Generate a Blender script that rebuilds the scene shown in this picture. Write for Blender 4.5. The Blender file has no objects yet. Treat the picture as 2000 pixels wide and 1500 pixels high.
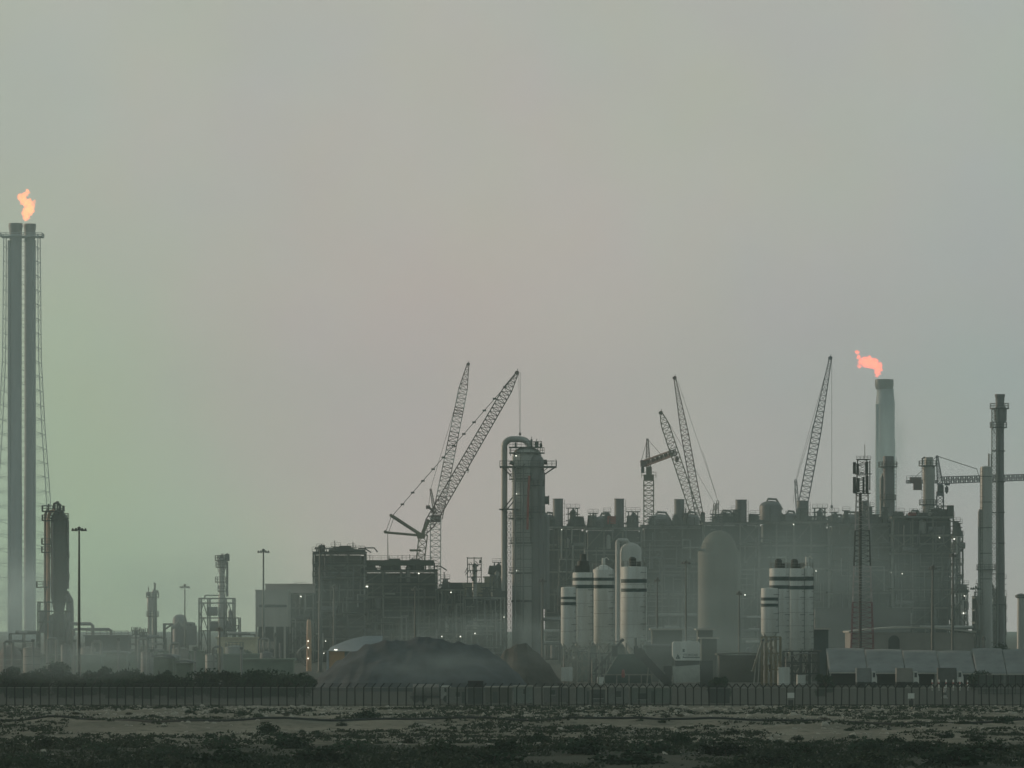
import bpy, math, random
from mathutils import Vector, Matrix, noise

# ------------------------------------------------------------------ camera, sky, sun, exposure
S = bpy.context.scene
COL = S.collection
F, HZ, CH = 11430.0, 1215.0, 9.9          # focal length and horizon in photo pixels, camera height in metres
cam_d = bpy.data.cameras.new("camera"); cam = bpy.data.objects.new("camera", cam_d); COL.objects.link(cam)
cam.location = (0, 0, CH); cam.rotation_euler = (math.pi/2, 0, 0)
cam_d.sensor_width = 36; cam_d.lens = 36*F/2000; cam_d.shift_y = (HZ-750)/2000
cam_d.clip_start = 1; cam_d.clip_end = 40000
S.camera = cam
S.view_settings.view_transform = 'Standard'; S.view_settings.look = 'None'
S.view_settings.exposure = 0.0; S.view_settings.gamma = 1.0
S.cycles.use_denoising = True; S.cycles.max_bounces = 8; S.cycles.volume_bounces = 4; S.cycles.diffuse_bounces = 2
S.cycles.transparent_max_bounces = 24; S.cycles.use_fast_gi = False

SUN_EL, SUN_AZ = math.radians(11), math.radians(-62)     # azimuth from +Y (view direction) towards +X
w = bpy.data.worlds.new("World"); S.world = w; w.use_nodes = True
nt = w.node_tree; N = nt.nodes; L = nt.links; N.clear()
def nd(t, **k):
    n = N.new(t)
    for a, b in k.items(): setattr(n, a, b)
    return n
def mth(op, a, b=None, clamp=False):
    n = nd('ShaderNodeMath', operation=op, use_clamp=clamp)
    for i, v in enumerate((a, b)):
        if v is None: continue
        if isinstance(v, (int, float)): n.inputs[i].default_value = v
        else: L.new(v, n.inputs[i])
    return n.outputs[0]
def mixc(fac, a, b):
    n = nd('ShaderNodeMix', data_type='RGBA')
    for s, v in ((n.inputs[0], fac), (n.inputs[6], a), (n.inputs[7], b)):
        if isinstance(v, (int, float)): s.default_value = v
        elif isinstance(v, tuple): s.default_value = (*v, 1)
        else: L.new(v, s)
    return n.outputs[2]
sky = nd('ShaderNodeTexSky', sky_type='NISHITA', sun_disc=False, sun_elevation=SUN_EL, sun_rotation=SUN_AZ,
         air_density=1.5, dust_density=6.0)
tc = nd('ShaderNodeTexCoord'); sp = nd('ShaderNodeSeparateXYZ'); L.new(tc.outputs['Generated'], sp.inputs[0])
X, Y, Z = sp.outputs
az = mth('ARCTAN2', X, Y)
def bump(a0, aw, z0, zw):
    a = mth('DIVIDE', mth('SUBTRACT', az, a0), aw); b = mth('DIVIDE', mth('SUBTRACT', Z, z0), zw)
    return mth('EXPONENT', mth('MULTIPLY', mth('ADD', mth('MULTIPLY', a, a), mth('MULTIPLY', b, b)), -1.0))
zr = nd('ShaderNodeMapRange', interpolation_type='SMOOTHSTEP'); L.new(Z, zr.inputs[0])
zr.inputs[1].default_value = 0.0; zr.inputs[2].default_value = 0.10
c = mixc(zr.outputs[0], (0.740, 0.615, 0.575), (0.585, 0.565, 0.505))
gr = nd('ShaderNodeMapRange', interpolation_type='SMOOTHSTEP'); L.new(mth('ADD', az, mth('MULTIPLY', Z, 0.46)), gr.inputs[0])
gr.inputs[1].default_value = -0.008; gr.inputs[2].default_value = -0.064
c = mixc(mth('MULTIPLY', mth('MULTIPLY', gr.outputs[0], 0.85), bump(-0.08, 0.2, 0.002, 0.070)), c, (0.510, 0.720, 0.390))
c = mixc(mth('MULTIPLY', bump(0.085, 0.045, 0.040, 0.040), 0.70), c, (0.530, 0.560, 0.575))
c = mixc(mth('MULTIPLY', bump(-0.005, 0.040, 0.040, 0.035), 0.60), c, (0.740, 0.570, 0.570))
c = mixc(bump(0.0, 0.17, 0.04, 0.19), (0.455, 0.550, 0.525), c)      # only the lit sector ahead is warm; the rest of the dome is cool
nz = nd('ShaderNodeTexNoise'); nz.inputs['Scale'].default_value = 38; nz.inputs['Detail'].default_value = 3
L.new(tc.outputs['Generated'], nz.inputs['Vector'])
blot = nd('ShaderNodeMix', data_type='RGBA', blend_type='OVERLAY'); blot.inputs[0].default_value = 0.10
L.new(c, blot.inputs[6]); L.new(nz.outputs['Color'], blot.inputs[7])
def ramp(x, a, b, lo, hi):
    r = nd('ShaderNodeMapRange', interpolation_type='SMOOTHSTEP'); L.new(x, r.inputs[0])
    for i, v in enumerate((a, b, lo, hi)): r.inputs[1+i].default_value = v
    return r.outputs[0]
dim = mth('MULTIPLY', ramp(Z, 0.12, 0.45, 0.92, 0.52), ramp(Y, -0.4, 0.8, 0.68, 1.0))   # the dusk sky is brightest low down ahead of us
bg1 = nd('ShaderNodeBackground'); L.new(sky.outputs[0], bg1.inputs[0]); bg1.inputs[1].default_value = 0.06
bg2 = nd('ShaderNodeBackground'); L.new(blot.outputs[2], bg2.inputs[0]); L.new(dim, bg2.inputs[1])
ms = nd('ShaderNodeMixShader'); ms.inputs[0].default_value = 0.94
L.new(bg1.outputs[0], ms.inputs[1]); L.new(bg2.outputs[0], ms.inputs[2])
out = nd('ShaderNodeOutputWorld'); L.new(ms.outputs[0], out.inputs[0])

sd = bpy.data.lights.new("sun", 'SUN'); sun = bpy.data.objects.new("sun", sd); COL.objects.link(sun)
sd.energy = 1.3; sd.angle = math.radians(2.0); sd.color = (1.0, 0.76, 0.54)
sdir = Vector((math.sin(SUN_AZ)*math.cos(SUN_EL), math.cos(SUN_AZ)*math.cos(SUN_EL), math.sin(SUN_EL)))
sun.rotation_euler = sdir.to_track_quat('Z', 'Y').to_euler(); sun.location = (0, 0, 400)

HAZE_DENSITY = 1.45e-4
HAZE_COLOR = (0.80, 0.985, 0.955)

# ------------------------------------------------------------------ materials
MATS = {}
def mat(name, col, rough=0.7, metal=0.0, var=0.25, scale=0.6, col2=None, streak=False, bumpy=0.0):
    if name in MATS: return MATS[name]
    m = bpy.data.materials.new(name); m.use_nodes = True; MATS[name] = m
    t = m.node_tree; b = t.nodes['Principled BSDF']
    b.inputs['Roughness'].default_value = rough; b.inputs['Metallic'].default_value = metal
    g = t.nodes.new('ShaderNodeTexCoord'); n = t.nodes.new('ShaderNodeTexNoise')
    n.inputs['Scale'].default_value = scale; n.inputs['Detail'].default_value = 6; n.inputs['Roughness'].default_value = 0.65
    v = g.outputs['Object']
    if streak:
        mp = t.nodes.new('ShaderNodeMapping'); mp.inputs['Scale'].default_value = (1, 1, 0.12)
        t.links.new(v, mp.inputs[0]); v = mp.outputs[0]
    t.links.new(v, n.inputs['Vector'])
    r = t.nodes.new('ShaderNodeMapRange'); t.links.new(n.outputs[0], r.inputs[0])
    r.inputs[1].default_value = 0.35; r.inputs[2].default_value = 0.68
    x = t.nodes.new('ShaderNodeMix'); x.data_type = 'RGBA'; t.links.new(r.outputs[0], x.inputs[0])
    x.inputs[6].default_value = (*[min(1, q*(1+var*0.5)) for q in col], 1)
    x.inputs[7].default_value = (*(col2 or [q*(1-var) for q in col]), 1)
    t.links.new(x.outputs[2], b.inputs['Base Color'])
    if bumpy:
        bp = t.nodes.new('ShaderNodeBump'); bp.inputs['Strength'].default_value = bumpy; bp.inputs['Distance'].default_value = 0.3
        t.links.new(n.outputs[0], bp.inputs['Height']); t.links.new(bp.outputs[0], b.inputs['Normal'])
    return m
def gas(name, rad, sig):
    m = bpy.data.materials.new(name); m.use_nodes = True; t = m.node_tree; t.nodes.clear(); o = t.nodes.new('ShaderNodeOutputMaterial')
    a = t.nodes.new('ShaderNodeVolumeAbsorption'); e = t.nodes.new('ShaderNodeEmission'); d = t.nodes.new('ShaderNodeAddShader')
    a.inputs['Density'].default_value = sig[0]; a.inputs['Color'].default_value = (0, 1-sig[1]/sig[0], 1-sig[2]/sig[0], 1)
    q = [r*x for r, x in zip(rad, sig)]; k = max(q); e.inputs[0].default_value = (*[x/k for x in q], 1); e.inputs[1].default_value = k
    t.links.new(a.outputs[0], d.inputs[0]); t.links.new(e.outputs[0], d.inputs[1]); t.links.new(d.outputs[0], o.inputs['Volume']); return m
def emis(name, a, b_, st, scale):
    m = bpy.data.materials.new(name); m.use_nodes = True; t = m.node_tree
    t.nodes.clear(); e = t.nodes.new('ShaderNodeEmission'); o = t.nodes.new('ShaderNodeOutputMaterial')
    g = t.nodes.new('ShaderNodeTexCoord'); n = t.nodes.new('ShaderNodeTexNoise'); n.inputs['Scale'].default_value = scale
    n.inputs['Detail'].default_value = 4
    r = t.nodes.new('ShaderNodeMapRange'); r.inputs[1].default_value = .38; r.inputs[2].default_value = .62
    x = t.nodes.new('ShaderNodeMix'); x.data_type = 'RGBA'
    x.inputs[6].default_value = (*a, 1); x.inputs[7].default_value = (*b_, 1)
    t.links.new(g.outputs['Object'], n.inputs[0]); t.links.new(n.outputs[0], r.inputs[0]); t.links.new(r.outputs[0], x.inputs[0])
    t.links.new(x.outputs[2], e.inputs[0]); e.inputs[1].default_value = st; t.links.new(e.outputs[0], o.inputs[0])
    return m
STEEL = mat('weathered_steel', (0.10, 0.105, 0.10), 0.6, 0.0, 0.4, 0.5)
DARK = mat('dark_plant_steel', (0.06, 0.064, 0.062), 0.7, 0.0, 0.45, 0.3)
CLAD = mat('furnace_cladding', (0.085, 0.09, 0.088), 0.6, 0.0, 0.45, 0.12, streak=True)
CLAD2 = mat('weathered_cladding', (0.14, 0.13, 0.115), 0.6, 0.0, 0.4, 0.15, streak=True)
STACK = mat('sooty_stack_steel', (0.19, 0.19, 0.20), 0.5, 0.0, 0.35, 0.2, streak=True)
ALU = mat('insulation_jacket', (0.42, 0.42, 0.40), 0.45, 0.2, 0.3, 0.2, streak=True)
FLARE = mat('haze_tinted_flare_steel', (0.42, 0.46, 0.50), 0.6, 0.0, 0.3, 0.05, streak=True)  # distance haze partly put into this pale bluish base colour
PIPE = mat('pipe_lagging', (0.24, 0.24, 0.23), 0.45, 0.2, 0.3, 0.5)
RAIL = mat('handrail_steel', (0.11, 0.115, 0.11), 0.6, 0.0, 0.3, 1)
REDP = mat('red_oxide_paint', (0.36, 0.06, 0.05), 0.6, 0, 0.3, 0.7)
CRANE = mat('crane_lattice_paint', (0.20, 0.13, 0.13), 0.6, 0, 0.4, 0.2)
CRANEW = mat('pale_crane_paint', (0.74, 0.70, 0.67), 0.6, 0, 0.3, 0.2)
CRANEB = mat('blue_grey_crane_paint', (0.19, 0.19, 0.23), 0.6, 0, 0.4, 0.2)
CRANEO = mat('olive_crane_paint', (0.20, 0.18, 0.13), 0.6, 0, 0.4, 0.2)
WHITE = mat('chalky_white_paint', (0.80, 0.83, 0.80), 0.6, 0, 0.10, 0.5, col2=(0.58, 0.58, 0.53), streak=True)
BAND = mat('dark_green_band_paint', (0.035, 0.075, 0.075), 0.6, 0, 0.3, 0.6)
SOOT = mat('dark_filter_housing', (0.05, 0.055, 0.05), 0.7, 0, 0.4, 1)
SILSTEEL = mat('pale_support_steel', (0.34, 0.34, 0.30), 0.65, 0, 0.4, 0.6)
CONCR = mat('concrete_wall', (0.46, 0.44, 0.40), 0.85, 0, 0.25, 0.25, streak=True)
TANW = mat('tan_sheet_wall', (0.30, 0.26, 0.19), 0.8, 0, 0.25, 0.2)
CREAM = mat('cream_sun_glow_paint', (0.60, 0.52, 0.34), 0.6, 0, 0.2, 0.4)  # cream with the glow of the low sun put into it
TENT = mat('grey_tent_fabric', (0.25, 0.265, 0.265), 0.75, 0, 0.25, 0.3)
PALE = mat('pale_warehouse_sheet', (0.30, 0.285, 0.26), 0.7, 0, 0.25, 0.15)
ROOFP = mat('pale_canopy_sheet', (0.50, 0.49, 0.44), 0.7, 0, 0.25, 0.3)
BLACK = mat('painted_interior_shade', (0.022, 0.022, 0.022), 0.9, 0, 0.3, 0.5)  # near-black base colour stands in for shade inside open spaces
GLASS = mat('dark_window_glass', (0.03, 0.035, 0.04), 0.15, 0, 0.2, 1)
HEAP = mat('grey_aggregate', (0.058, 0.072, 0.082), 0.95, 0, 0.45, 0.35, bumpy=0.8)
HEAPB = mat('brown_aggregate', (0.085, 0.082, 0.07), 0.95, 0, 0.45, 0.35, bumpy=0.8)
RUBBER = mat('black_conveyor_rubber', (0.03, 0.033, 0.033), 0.8, 0, 0.3, 1)
GREENSH = mat('green_sheet_cover', (0.05, 0.085, 0.07), 0.7, 0, 0.3, 0.6)
FPOST = mat('fence_post_steel', (0.018, 0.022, 0.019), 0.7, 0, 0.3, 1)
FRAIL = mat('galvanised_fence_rail', (0.26, 0.27, 0.24), 0.6, 0, 0.3, 0.5)
LEAFA = mat('dusty_dark_foliage', (0.010, 0.040, 0.013), 0.9, 0, 0.55, 1.3)
LEAFB = mat('olive_scrub_foliage', (0.010, 0.028, 0.007), 0.9, 0, 0.55, 1.1)
LEAFC = mat('dry_scrub_foliage', (0.055, 0.055, 0.030), 0.9, 0, 0.5, 1.1)
BARK = mat('grey_bark', (0.10, 0.08, 0.06), 0.9, 0, 0.4, 2)
STONE = mat('limestone_rubble', (0.42, 0.40, 0.34), 0.95, 0, 0.35, 0.9, bumpy=0.5)
LAMPW = emis('lit_work_lamp', (2.4, 2.4, 2.0), (2.0, 2.0, 1.7), 1.0, 2)
FLAMEA = gas('gas_flame', (2.6, 1.05, 0.42), (.55, .28, .25))
FLAMEB = gas('red_gas_flame', (2.4, 0.70, 0.38), (.55, .21, .21))

def mesh_wire_mat():
    m = bpy.data.materials.new('chain_link_mesh'); m.use_nodes = True; t = m.node_tree; b = t.nodes['Principled BSDF']
    b.inputs['Base Color'].default_value = (0.13, 0.15, 0.135, 1); b.inputs['Roughness'].default_value = 0.7
    g = t.nodes.new('ShaderNodeTexCoord'); s = t.nodes.new('ShaderNodeSeparateXYZ'); t.links.new(g.outputs['Object'], s.inputs[0])
    def mm(op, a, b_):
        n = t.nodes.new('ShaderNodeMath'); n.operation = op
        for i, v in enumerate((a, b_)):
            if isinstance(v, (int, float)): n.inputs[i].default_value = v
            elif v is not None: t.links.new(v, n.inputs[i])
        return n.outputs[0]
    p = mm('ADD', s.outputs[0], s.outputs[2]); q = mm('SUBTRACT', s.outputs[0], s.outputs[2])
    a = mm('LESS_THAN', mm('FRACT', mm('MULTIPLY', p, 9.0), None), 0.34); b2 = mm('LESS_THAN', mm('FRACT', mm('MULTIPLY', q, 9.0), None), 0.34)
    f = mm('MAXIMUM', a, b2)
    tr = t.nodes.new('ShaderNodeBsdfTransparent'); mx = t.nodes.new('ShaderNodeMixShader')
    t.links.new(f, mx.inputs[0]); t.links.new(tr.outputs[0], mx.inputs[1]); t.links.new(b.outputs[0], mx.inputs[2])
    t.links.new(mx.outputs[0], t.nodes['Material Output'].inputs[0])
    return m
WIREMESH = mesh_wire_mat()

# ------------------------------------------------------------------ helpers
def gpy(D): return HZ + CH*F/D             # photo row of the ground at distance D
def put(o, label=None, cat=None, group=None, kind=None):
    for k, v in (('label', label), ('category', cat), ('group', group), ('kind', kind)):
        if v: o[k] = v
    return o
class MB:
    """collects primitives in the local space of a thing; px/py arguments are photo pixels at the thing's distance"""
    def __init__(s, th=None): s.v = []; s.f = []; s.t = th
    def P(s, px, py, y=0.0): return s.t.P(px, py, y)
    def quad(s, a, b, c_, d):
        n = len(s.v); s.v += [tuple(a), tuple(b), tuple(c_), tuple(d)]; s.f.append((n, n+1, n+2, n+3))
    def box(s, x0, x1, y0, y1, z0, z1):
        n = len(s.v)
        s.v += [(x, y, z) for z in (z0, z1) for y in (y0, y1) for x in (x0, x1)]
        s.f += [tuple(n+i for i in q) for q in ((0,2,3,1),(4,5,7,6),(0,1,5,4),(2,6,7,3),(0,4,6,2),(1,3,7,5))]
    def pbox(s, a, t, b, u, y0, y1):
        p, q = s.P(min(a, b), max(t, u)), s.P(max(a, b), min(t, u))
        s.box(p.x, q.x, y0, y1, p.z, q.z)
    def bar(s, a, b, r, n=4, r2=None):
        a, b = Vector(a), Vector(b); d = b-a
        if d.length < 1e-6: return
        d.normalize(); u = d.cross(Vector((0, 1, 0)))
        if u.length < 0.05: u = d.cross(Vector((1, 0, 0)))
        u.normalize(); w_ = d.cross(u); k = len(s.v); r2 = r if r2 is None else r2
        for c_, rr in ((a, r), (b, r2)):
            for i in range(n):
                an = 2*math.pi*(i+0.5)/n; s.v.append(tuple(c_ + (u*math.cos(an)+w_*math.sin(an))*rr))
        for i in range(n): j = (i+1) % n; s.f.append((k+i, k+j, k+n+j, k+n+i))
        s.f.append(tuple(k+i for i in reversed(range(n)))); s.f.append(tuple(k+n+i for i in range(n)))
    def pbar(s, a, b, r, n=4): s.bar(s.P(*a), s.P(*b), r, n)
    def tube(s, pts, r, n=8):
        pts = [Vector(p) for p in pts]; k = len(s.v); m = len(pts)
        for i, p in enumerate(pts):
            d = (pts[min(i+1, m-1)]-pts[max(i-1, 0)]).normalized(); u = d.cross(Vector((0, 1, 0)))
            if u.length < 0.05: u = d.cross(Vector((1, 0, 0)))
            u.normalize(); w_ = d.cross(u)
            for j in range(n): an = 2*math.pi*j/n; s.v.append(tuple(p+(u*math.cos(an)+w_*math.sin(an))*r))
        for i in range(m-1):
            for j in range(n): q = (j+1) % n; s.f.append((k+i*n+j, k+i*n+q, k+(i+1)*n+q, k+(i+1)*n+j))
        s.f.append(tuple(k+j for j in reversed(range(n)))); s.f.append(tuple(k+(m-1)*n+j for j in range(n)))
    def lathe(s, x, y, prof, n=24, a0=0.0, a1=2*math.pi):
        k = len(s.v); full = abs(a1-a0-2*math.pi) < 1e-6; c_ = n if full else n+1
        for r, z in prof:
            for j in range(c_): an = a0+(a1-a0)*j/n; s.v.append((x+r*math.cos(an), y+r*math.sin(an), z))
        for i in range(len(prof)-1):
            for j in range(n): q = (j+1) % c_; s.f.append((k+i*c_+j, k+i*c_+q, k+(i+1)*c_+q, k+(i+1)*c_+j))
        if full:
            s.f.append(tuple(k+j for j in reversed(range(c_)))); s.f.append(tuple(k+(len(prof)-1)*c_+j for j in range(c_)))
    def plathe(s, px, prof, y=0.0, n=24):           # profile of (half width px, row py), listed from the bottom up
        s.lathe(s.P(px, 0).x, y, [(h*s.t.k, s.P(0, q).z) for h, q in prof], n)
    def hcyl(s, a, b, r, n=16): s.bar(a, b, r, n)
    def dome(s, x, y, z, r, h, n=20, m=6): s.lathe(x, y, [(r*math.cos(i*math.pi/2/m)+0.01, z+h*math.sin(i*math.pi/2/m)) for i in range(m+1)], n)
    def lattice(s, a, b, w0, w1, n, r, rd=None, d0=None, d1=None, ends=(0, 0)):
        """square truss; `ends` = share of the length over which it tapers to a point at each end"""
        a, b = Vector(a), Vector(b); d = (b-a).normalized(); u = Vector((0, 1, 0)); v = d.cross(u).normalized(); u = v.cross(d).normalized()
        rd = rd or r*0.6; rows = []
        for i in range(n+1):
            t = i/n; ww = w0+(w1-w0)*t; dd = (d0 if d0 is not None else w0); dd = dd+((d1 if d1 is not None else w1)-dd)*t
            g = 1.0
            if ends[0] and t < ends[0]: g = 0.3+0.7*t/ends[0]
            if ends[1] and t > 1-ends[1]: g = 0.3+0.7*(1-t)/ends[1]
            c_ = a+(b-a)*t
            rows.append([c_+v*(sx*ww*g/2)+u*(sy*dd*g/2) for sx, sy in ((-1,-1),(1,-1),(1,1),(-1,1))])
        for i in range(n):
            for j in range(4):
                q = (j+1) % 4
                s.bar(rows[i][j], rows[i+1][j], r)
                s.bar(rows[i][j], rows[i+1][q], rd) if (i+j) % 2 else s.bar(rows[i][q], rows[i+1][j], rd)
                s.bar(rows[i+1][j], rows[i+1][q], rd)
    def rail(s, pts, h=1.1, step=1.6, r=0.05):
        pts = [Vector(p) for p in pts]; up = Vector((0, 0, 1))
        for a, b in zip(pts, pts[1:]):
            m = max(1, int((b-a).length/step))
            s.bar(a+up*h, b+up*h, r); s.bar(a+up*h*.5, b+up*h*.5, r*.8)
            for i in range(m+1): q = a.lerp(b, i/m); s.bar(q, q+up*h, r)
    def ringrail(s, x, y, z, R, n=16, h=1.1, r=0.06): s.rail([(x+R*math.cos(i*2*math.pi/n), y+R*math.sin(i*2*math.pi/n), z) for i in range(n+1)], h, 9, r)
    def leaves(s, c_, rad, n, size, rng, flat=0.25, hollow=0.35):
        for i in range(n):
            while True:
                q = Vector((rng.uniform(-1,1), rng.uniform(-1,1), rng.uniform(-flat,1)))
                if hollow < q.length < 1: break
            if noise.noise(q*2.1+Vector((c_[0], c_[1], c_[2]))*0.7) < -0.22: continue
            p = Vector((c_[0]+q.x*rad[0], c_[1]+q.y*rad[1], c_[2]+q.z*rad[2]))
            a = Vector((rng.gauss(0,1), rng.gauss(0,1), rng.gauss(0,1))).normalized(); b = a.orthogonal().normalized()
            e = size*rng.uniform(.5, 1.3); f = e*rng.uniform(.5, .9)
            s.quad(p-a*e, p+b*f*.8-a*e*.1, p+a*e, p-b*f)
    def build(s, name, m, parent=None, smooth=False):
        me = bpy.data.meshes.new(name); me.from_pydata(s.v, [], s.f); me.materials.append(m)
        if smooth: me.polygons.foreach_set('use_smooth', [True]*len(me.polygons)); me.set_sharp_from_angle(angle=math.radians(40))
        o = bpy.data.objects.new(name, me); COL.objects.link(o)
        if parent is not None: o.parent = parent.o if isinstance(parent, TH) else parent
        return o
class TH:
    """a thing: an Empty on the ground at distance D below photo column px, parenting its parts"""
    def __init__(s, name, label, cat, D, px, group=None, z=0.0):
        s.D = D; s.k = D/F; s.px = px; s.z = z
        s.o = bpy.data.objects.new(name, None); COL.objects.link(s.o)
        s.o.empty_display_size = 2; s.o.location = ((px-1000)*s.k, D, z); put(s.o, label, cat, group)
    def P(s, px, py, y=0.0): return Vector(((px-s.px)*s.k, y, CH+(HZ-py)*s.k-s.z))
    def m(s): return MB(s)
def tree_copy(root, loc, rz=0, sc=1.0, label=None, group=None):
    def cp(o, par):
        c_ = o.copy(); COL.objects.link(c_)
        if par is not None: c_.parent = par
        for ch in [x for x in o.children]: cp(ch, c_)
        return c_
    r = cp(root, None); r.location = loc; r.rotation_euler = (0, 0, rz); r.scale = (sc if isinstance(sc, tuple) else (sc,)*3)
    if label: r['label'] = label
    if group: r['group'] = group
    return r

# ------------------------------------------------------------------ ground and haze
def hfun(x, y):
    n1 = noise.noise(Vector((x*.045, y*.03, 1.3))); n2 = noise.noise(Vector((x*.16, y*.09, 7.7))); n3 = noise.noise(Vector((x*.5, y*.3, 3.1)))
    z = 0.0
    if 300 < y < 690:
        e = min(1, (690-y)/25, (y-300)/40)
        z += e*(0.10*n1+0.14*n2+0.08*n3)
        yb = 556+16*n1                                     # crest of the low sand bank
        if y < yb: z += e*max(0, 1-(yb-y)/(72+20*n2))**1.4*(0.62+0.30*n2)
        else: z += e*max(0, 1-(y-yb)/5.0)*(0.62+0.30*n2)
        z += e*0.5*max(0, noise.noise(Vector((x*.09, y*.05, 11.0)))-0.1)*(1 if y > 565 else 0.5)
    return z
def ground():
    ys = [-200, 150, 300]+[300+i*3.0 for i in range(1, 27)]+[378+i*1.0 for i in range(1, 313)]+[700, 740, 800, 900, 1100, 1400, 1900, 2600, 3600, 4800, 6000]
    xs = [-1500, -500, -200]+[-80+i*1.0 for i in range(161)]+[200, 500, 1500]
    v = [(x, y, hfun(x, y)) for y in ys for x in xs]; nx = len(xs)
    f = [(j*nx+i, j*nx+i+1, (j+1)*nx+i+1, (j+1)*nx+i) for j in range(len(ys)-1) for i in range(nx-1)]
    me = bpy.data.meshes.new('ground'); me.from_pydata(v, [], f)
    me.polygons.foreach_set('use_smooth', [True]*len(f))
    m = bpy.data.materials.new('desert_ground'); m.use_nodes = True; t = m.node_tree; b = t.nodes['Principled BSDF']; b.inputs['Roughness'].default_value = .95
    g = t.nodes.new('ShaderNodeTexCoord')
    def nz(sc, sx=1, sy=1, det=6):
        mp = t.nodes.new('ShaderNodeMapping'); mp.inputs['Scale'].default_value = (sx, sy, 1); t.links.new(g.outputs['Object'], mp.inputs[0])
        n = t.nodes.new('ShaderNodeTexNoise'); n.inputs['Scale'].default_value = sc; n.inputs['Detail'].default_value = det; n.inputs['Roughness'].default_value = .65
        t.links.new(mp.outputs[0], n.inputs[0]); return n.outputs[0]
    def mr(x, a, b_):
        r = t.nodes.new('ShaderNodeMapRange'); t.links.new(x, r.inputs[0]); r.inputs[1].default_value = a; r.inputs[2].default_value = b_; return r.outputs[0]
    def mx(f_, a, b_):
        x = t.nodes.new('ShaderNodeMix'); x.data_type = 'RGBA'; t.links.new(f_, x.inputs[0])
        for s_, q in ((x.inputs[6], a), (x.inputs[7], b_)):
            if isinstance(q, tuple): s_.default_value = (*q, 1)
            else: t.links.new(q, s_)
        return x.outputs[2]
    cc = mx(mr(nz(.12, 1, .35), .35, .68), (0.235, 0.228, 0.175), (0.095, 0.100, 0.068))
    cc = mx(mr(nz(.9, 1, .5), .52, .70), cc, (0.05, 0.053, 0.035))
    cc = mx(mr(nz(.35, 1, .3, 8), .62, .74), cc, (0.29, 0.28, 0.23))
    ps = t.nodes.new('ShaderNodeSeparateXYZ'); t.links.new(g.outputs['Object'], ps.inputs[0])
    def ad(op, a, q):
        n = t.nodes.new('ShaderNodeMath'); n.operation = op; t.links.new(a, n.inputs[0])
        if isinstance(q, (int, float)): n.inputs[1].default_value = q
        else: t.links.new(q, n.inputs[1])
        return n.outputs[0]
    edge = ad('MULTIPLY', nz(.05, 1, .6, 8), 90.0)
    yard = mr(ad('SUBTRACT', ps.outputs[1], edge), 638, 672)
    cc = mx(yard, cc, (0.075, 0.08, 0.066))
    belt = mr(ad('ADD', ps.outputs[1], edge), 532, 508)
    cc = mx(belt, cc, (0.016, 0.028, 0.010))
    t.links.new(cc, b.inputs['Base Color'])
    bp = t.nodes.new('ShaderNodeBump'); bp.inputs['Strength'].default_value = .7; bp.inputs['Distance'].default_value = .25
    t.links.new(nz(1.6, 1, 1, 8), bp.inputs['Height']); t.links.new(bp.outputs[0], b.inputs['Normal'])
    me.materials.append(m); o = bpy.data.objects.new('ground', me); COL.objects.link(o); put(o, kind='structure')
ground()

# ------------------------------------------------------------------ towers, stacks and columns
def platform(t, px, py, half, y=0.0, name='platform', railh=1.2, rr=0.07):
    m = t.m(); c_ = t.P(px, py); R = half*t.k
    m.lathe(c_.x, y, [(R, c_.z-.25), (R, c_.z)], 20)
    for i in range(4): m.bar((c_.x+R*.9*math.cos(i*1.57+.8), y+R*.9*math.sin(i*1.57+.8), c_.z-.2), (c_.x+R*.55*math.cos(i*1.57+.8), y+R*.55*math.sin(i*1.57+.8), c_.z-1.6), rr)
    p = m.build(name, STEEL, t); r = t.m(); r.ringrail(c_.x, y, c_.z, R*.97, 14, railh, rr); r.build('railing', RAIL, p)
    return p
def ladder(t, px, py0, py1, y, name='ladder'):
    m = t.m(); a, b = t.P(px, py0, y), t.P(px, py1, y)
    for d in (-.3, .3): m.bar(a+Vector((d,0,0)), b+Vector((d,0,0)), .06)
    n = int((b-a).length/.9)
    for i in range(n): q = a.lerp(b, i/n); m.bar(q-Vector((.3,0,0)), q+Vector((.3,0,0)), .04)
    for i in range(0, n, 3): q = a.lerp(b, i/n); m.tube([q+Vector((-.45,0,0)), q+Vector((-.4,-.6,0)), q+Vector((.4,-.6,0)), q+Vector((.45,0,0))], .04, 4)
    return m.build(name, RAIL, t)
def flame(name, label, D, px, blobs, m, z0):
    t = TH(name, label, 'flame', D, px, 'flames above the flare stacks', z=z0)
    import bmesh
    bm = bmesh.new()
    for (bx, by, r) in blobs:
        p = t.P(bx, by); bmesh.ops.create_icosphere(bm, subdivisions=3, radius=r*t.k, matrix=Matrix.Translation(p) @ Matrix.Diagonal((1, .8, 1.15, 1)))
    me = bpy.data.meshes.new('burning_gas'); bm.to_mesh(me); bm.free(); me.materials.append(m)
    o = bpy.data.objects.new('burning_gas', me); COL.objects.link(o); o.parent = t.o
    rm = o.modifiers.new('remesh', 'REMESH'); rm.mode = 'VOXEL'; rm.voxel_size = t.k*.8; rm.use_smooth_shade = True
    tx = bpy.data.textures.new('flame_clouds', 'CLOUDS'); tx.noise_scale = t.k*5; tx.noise_depth = 3
    dm = o.modifiers.new('ripple', 'DISPLACE'); dm.texture = tx; dm.strength = t.k*11; dm.mid_level = .55; dm.texture_coords = 'LOCAL'

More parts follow.
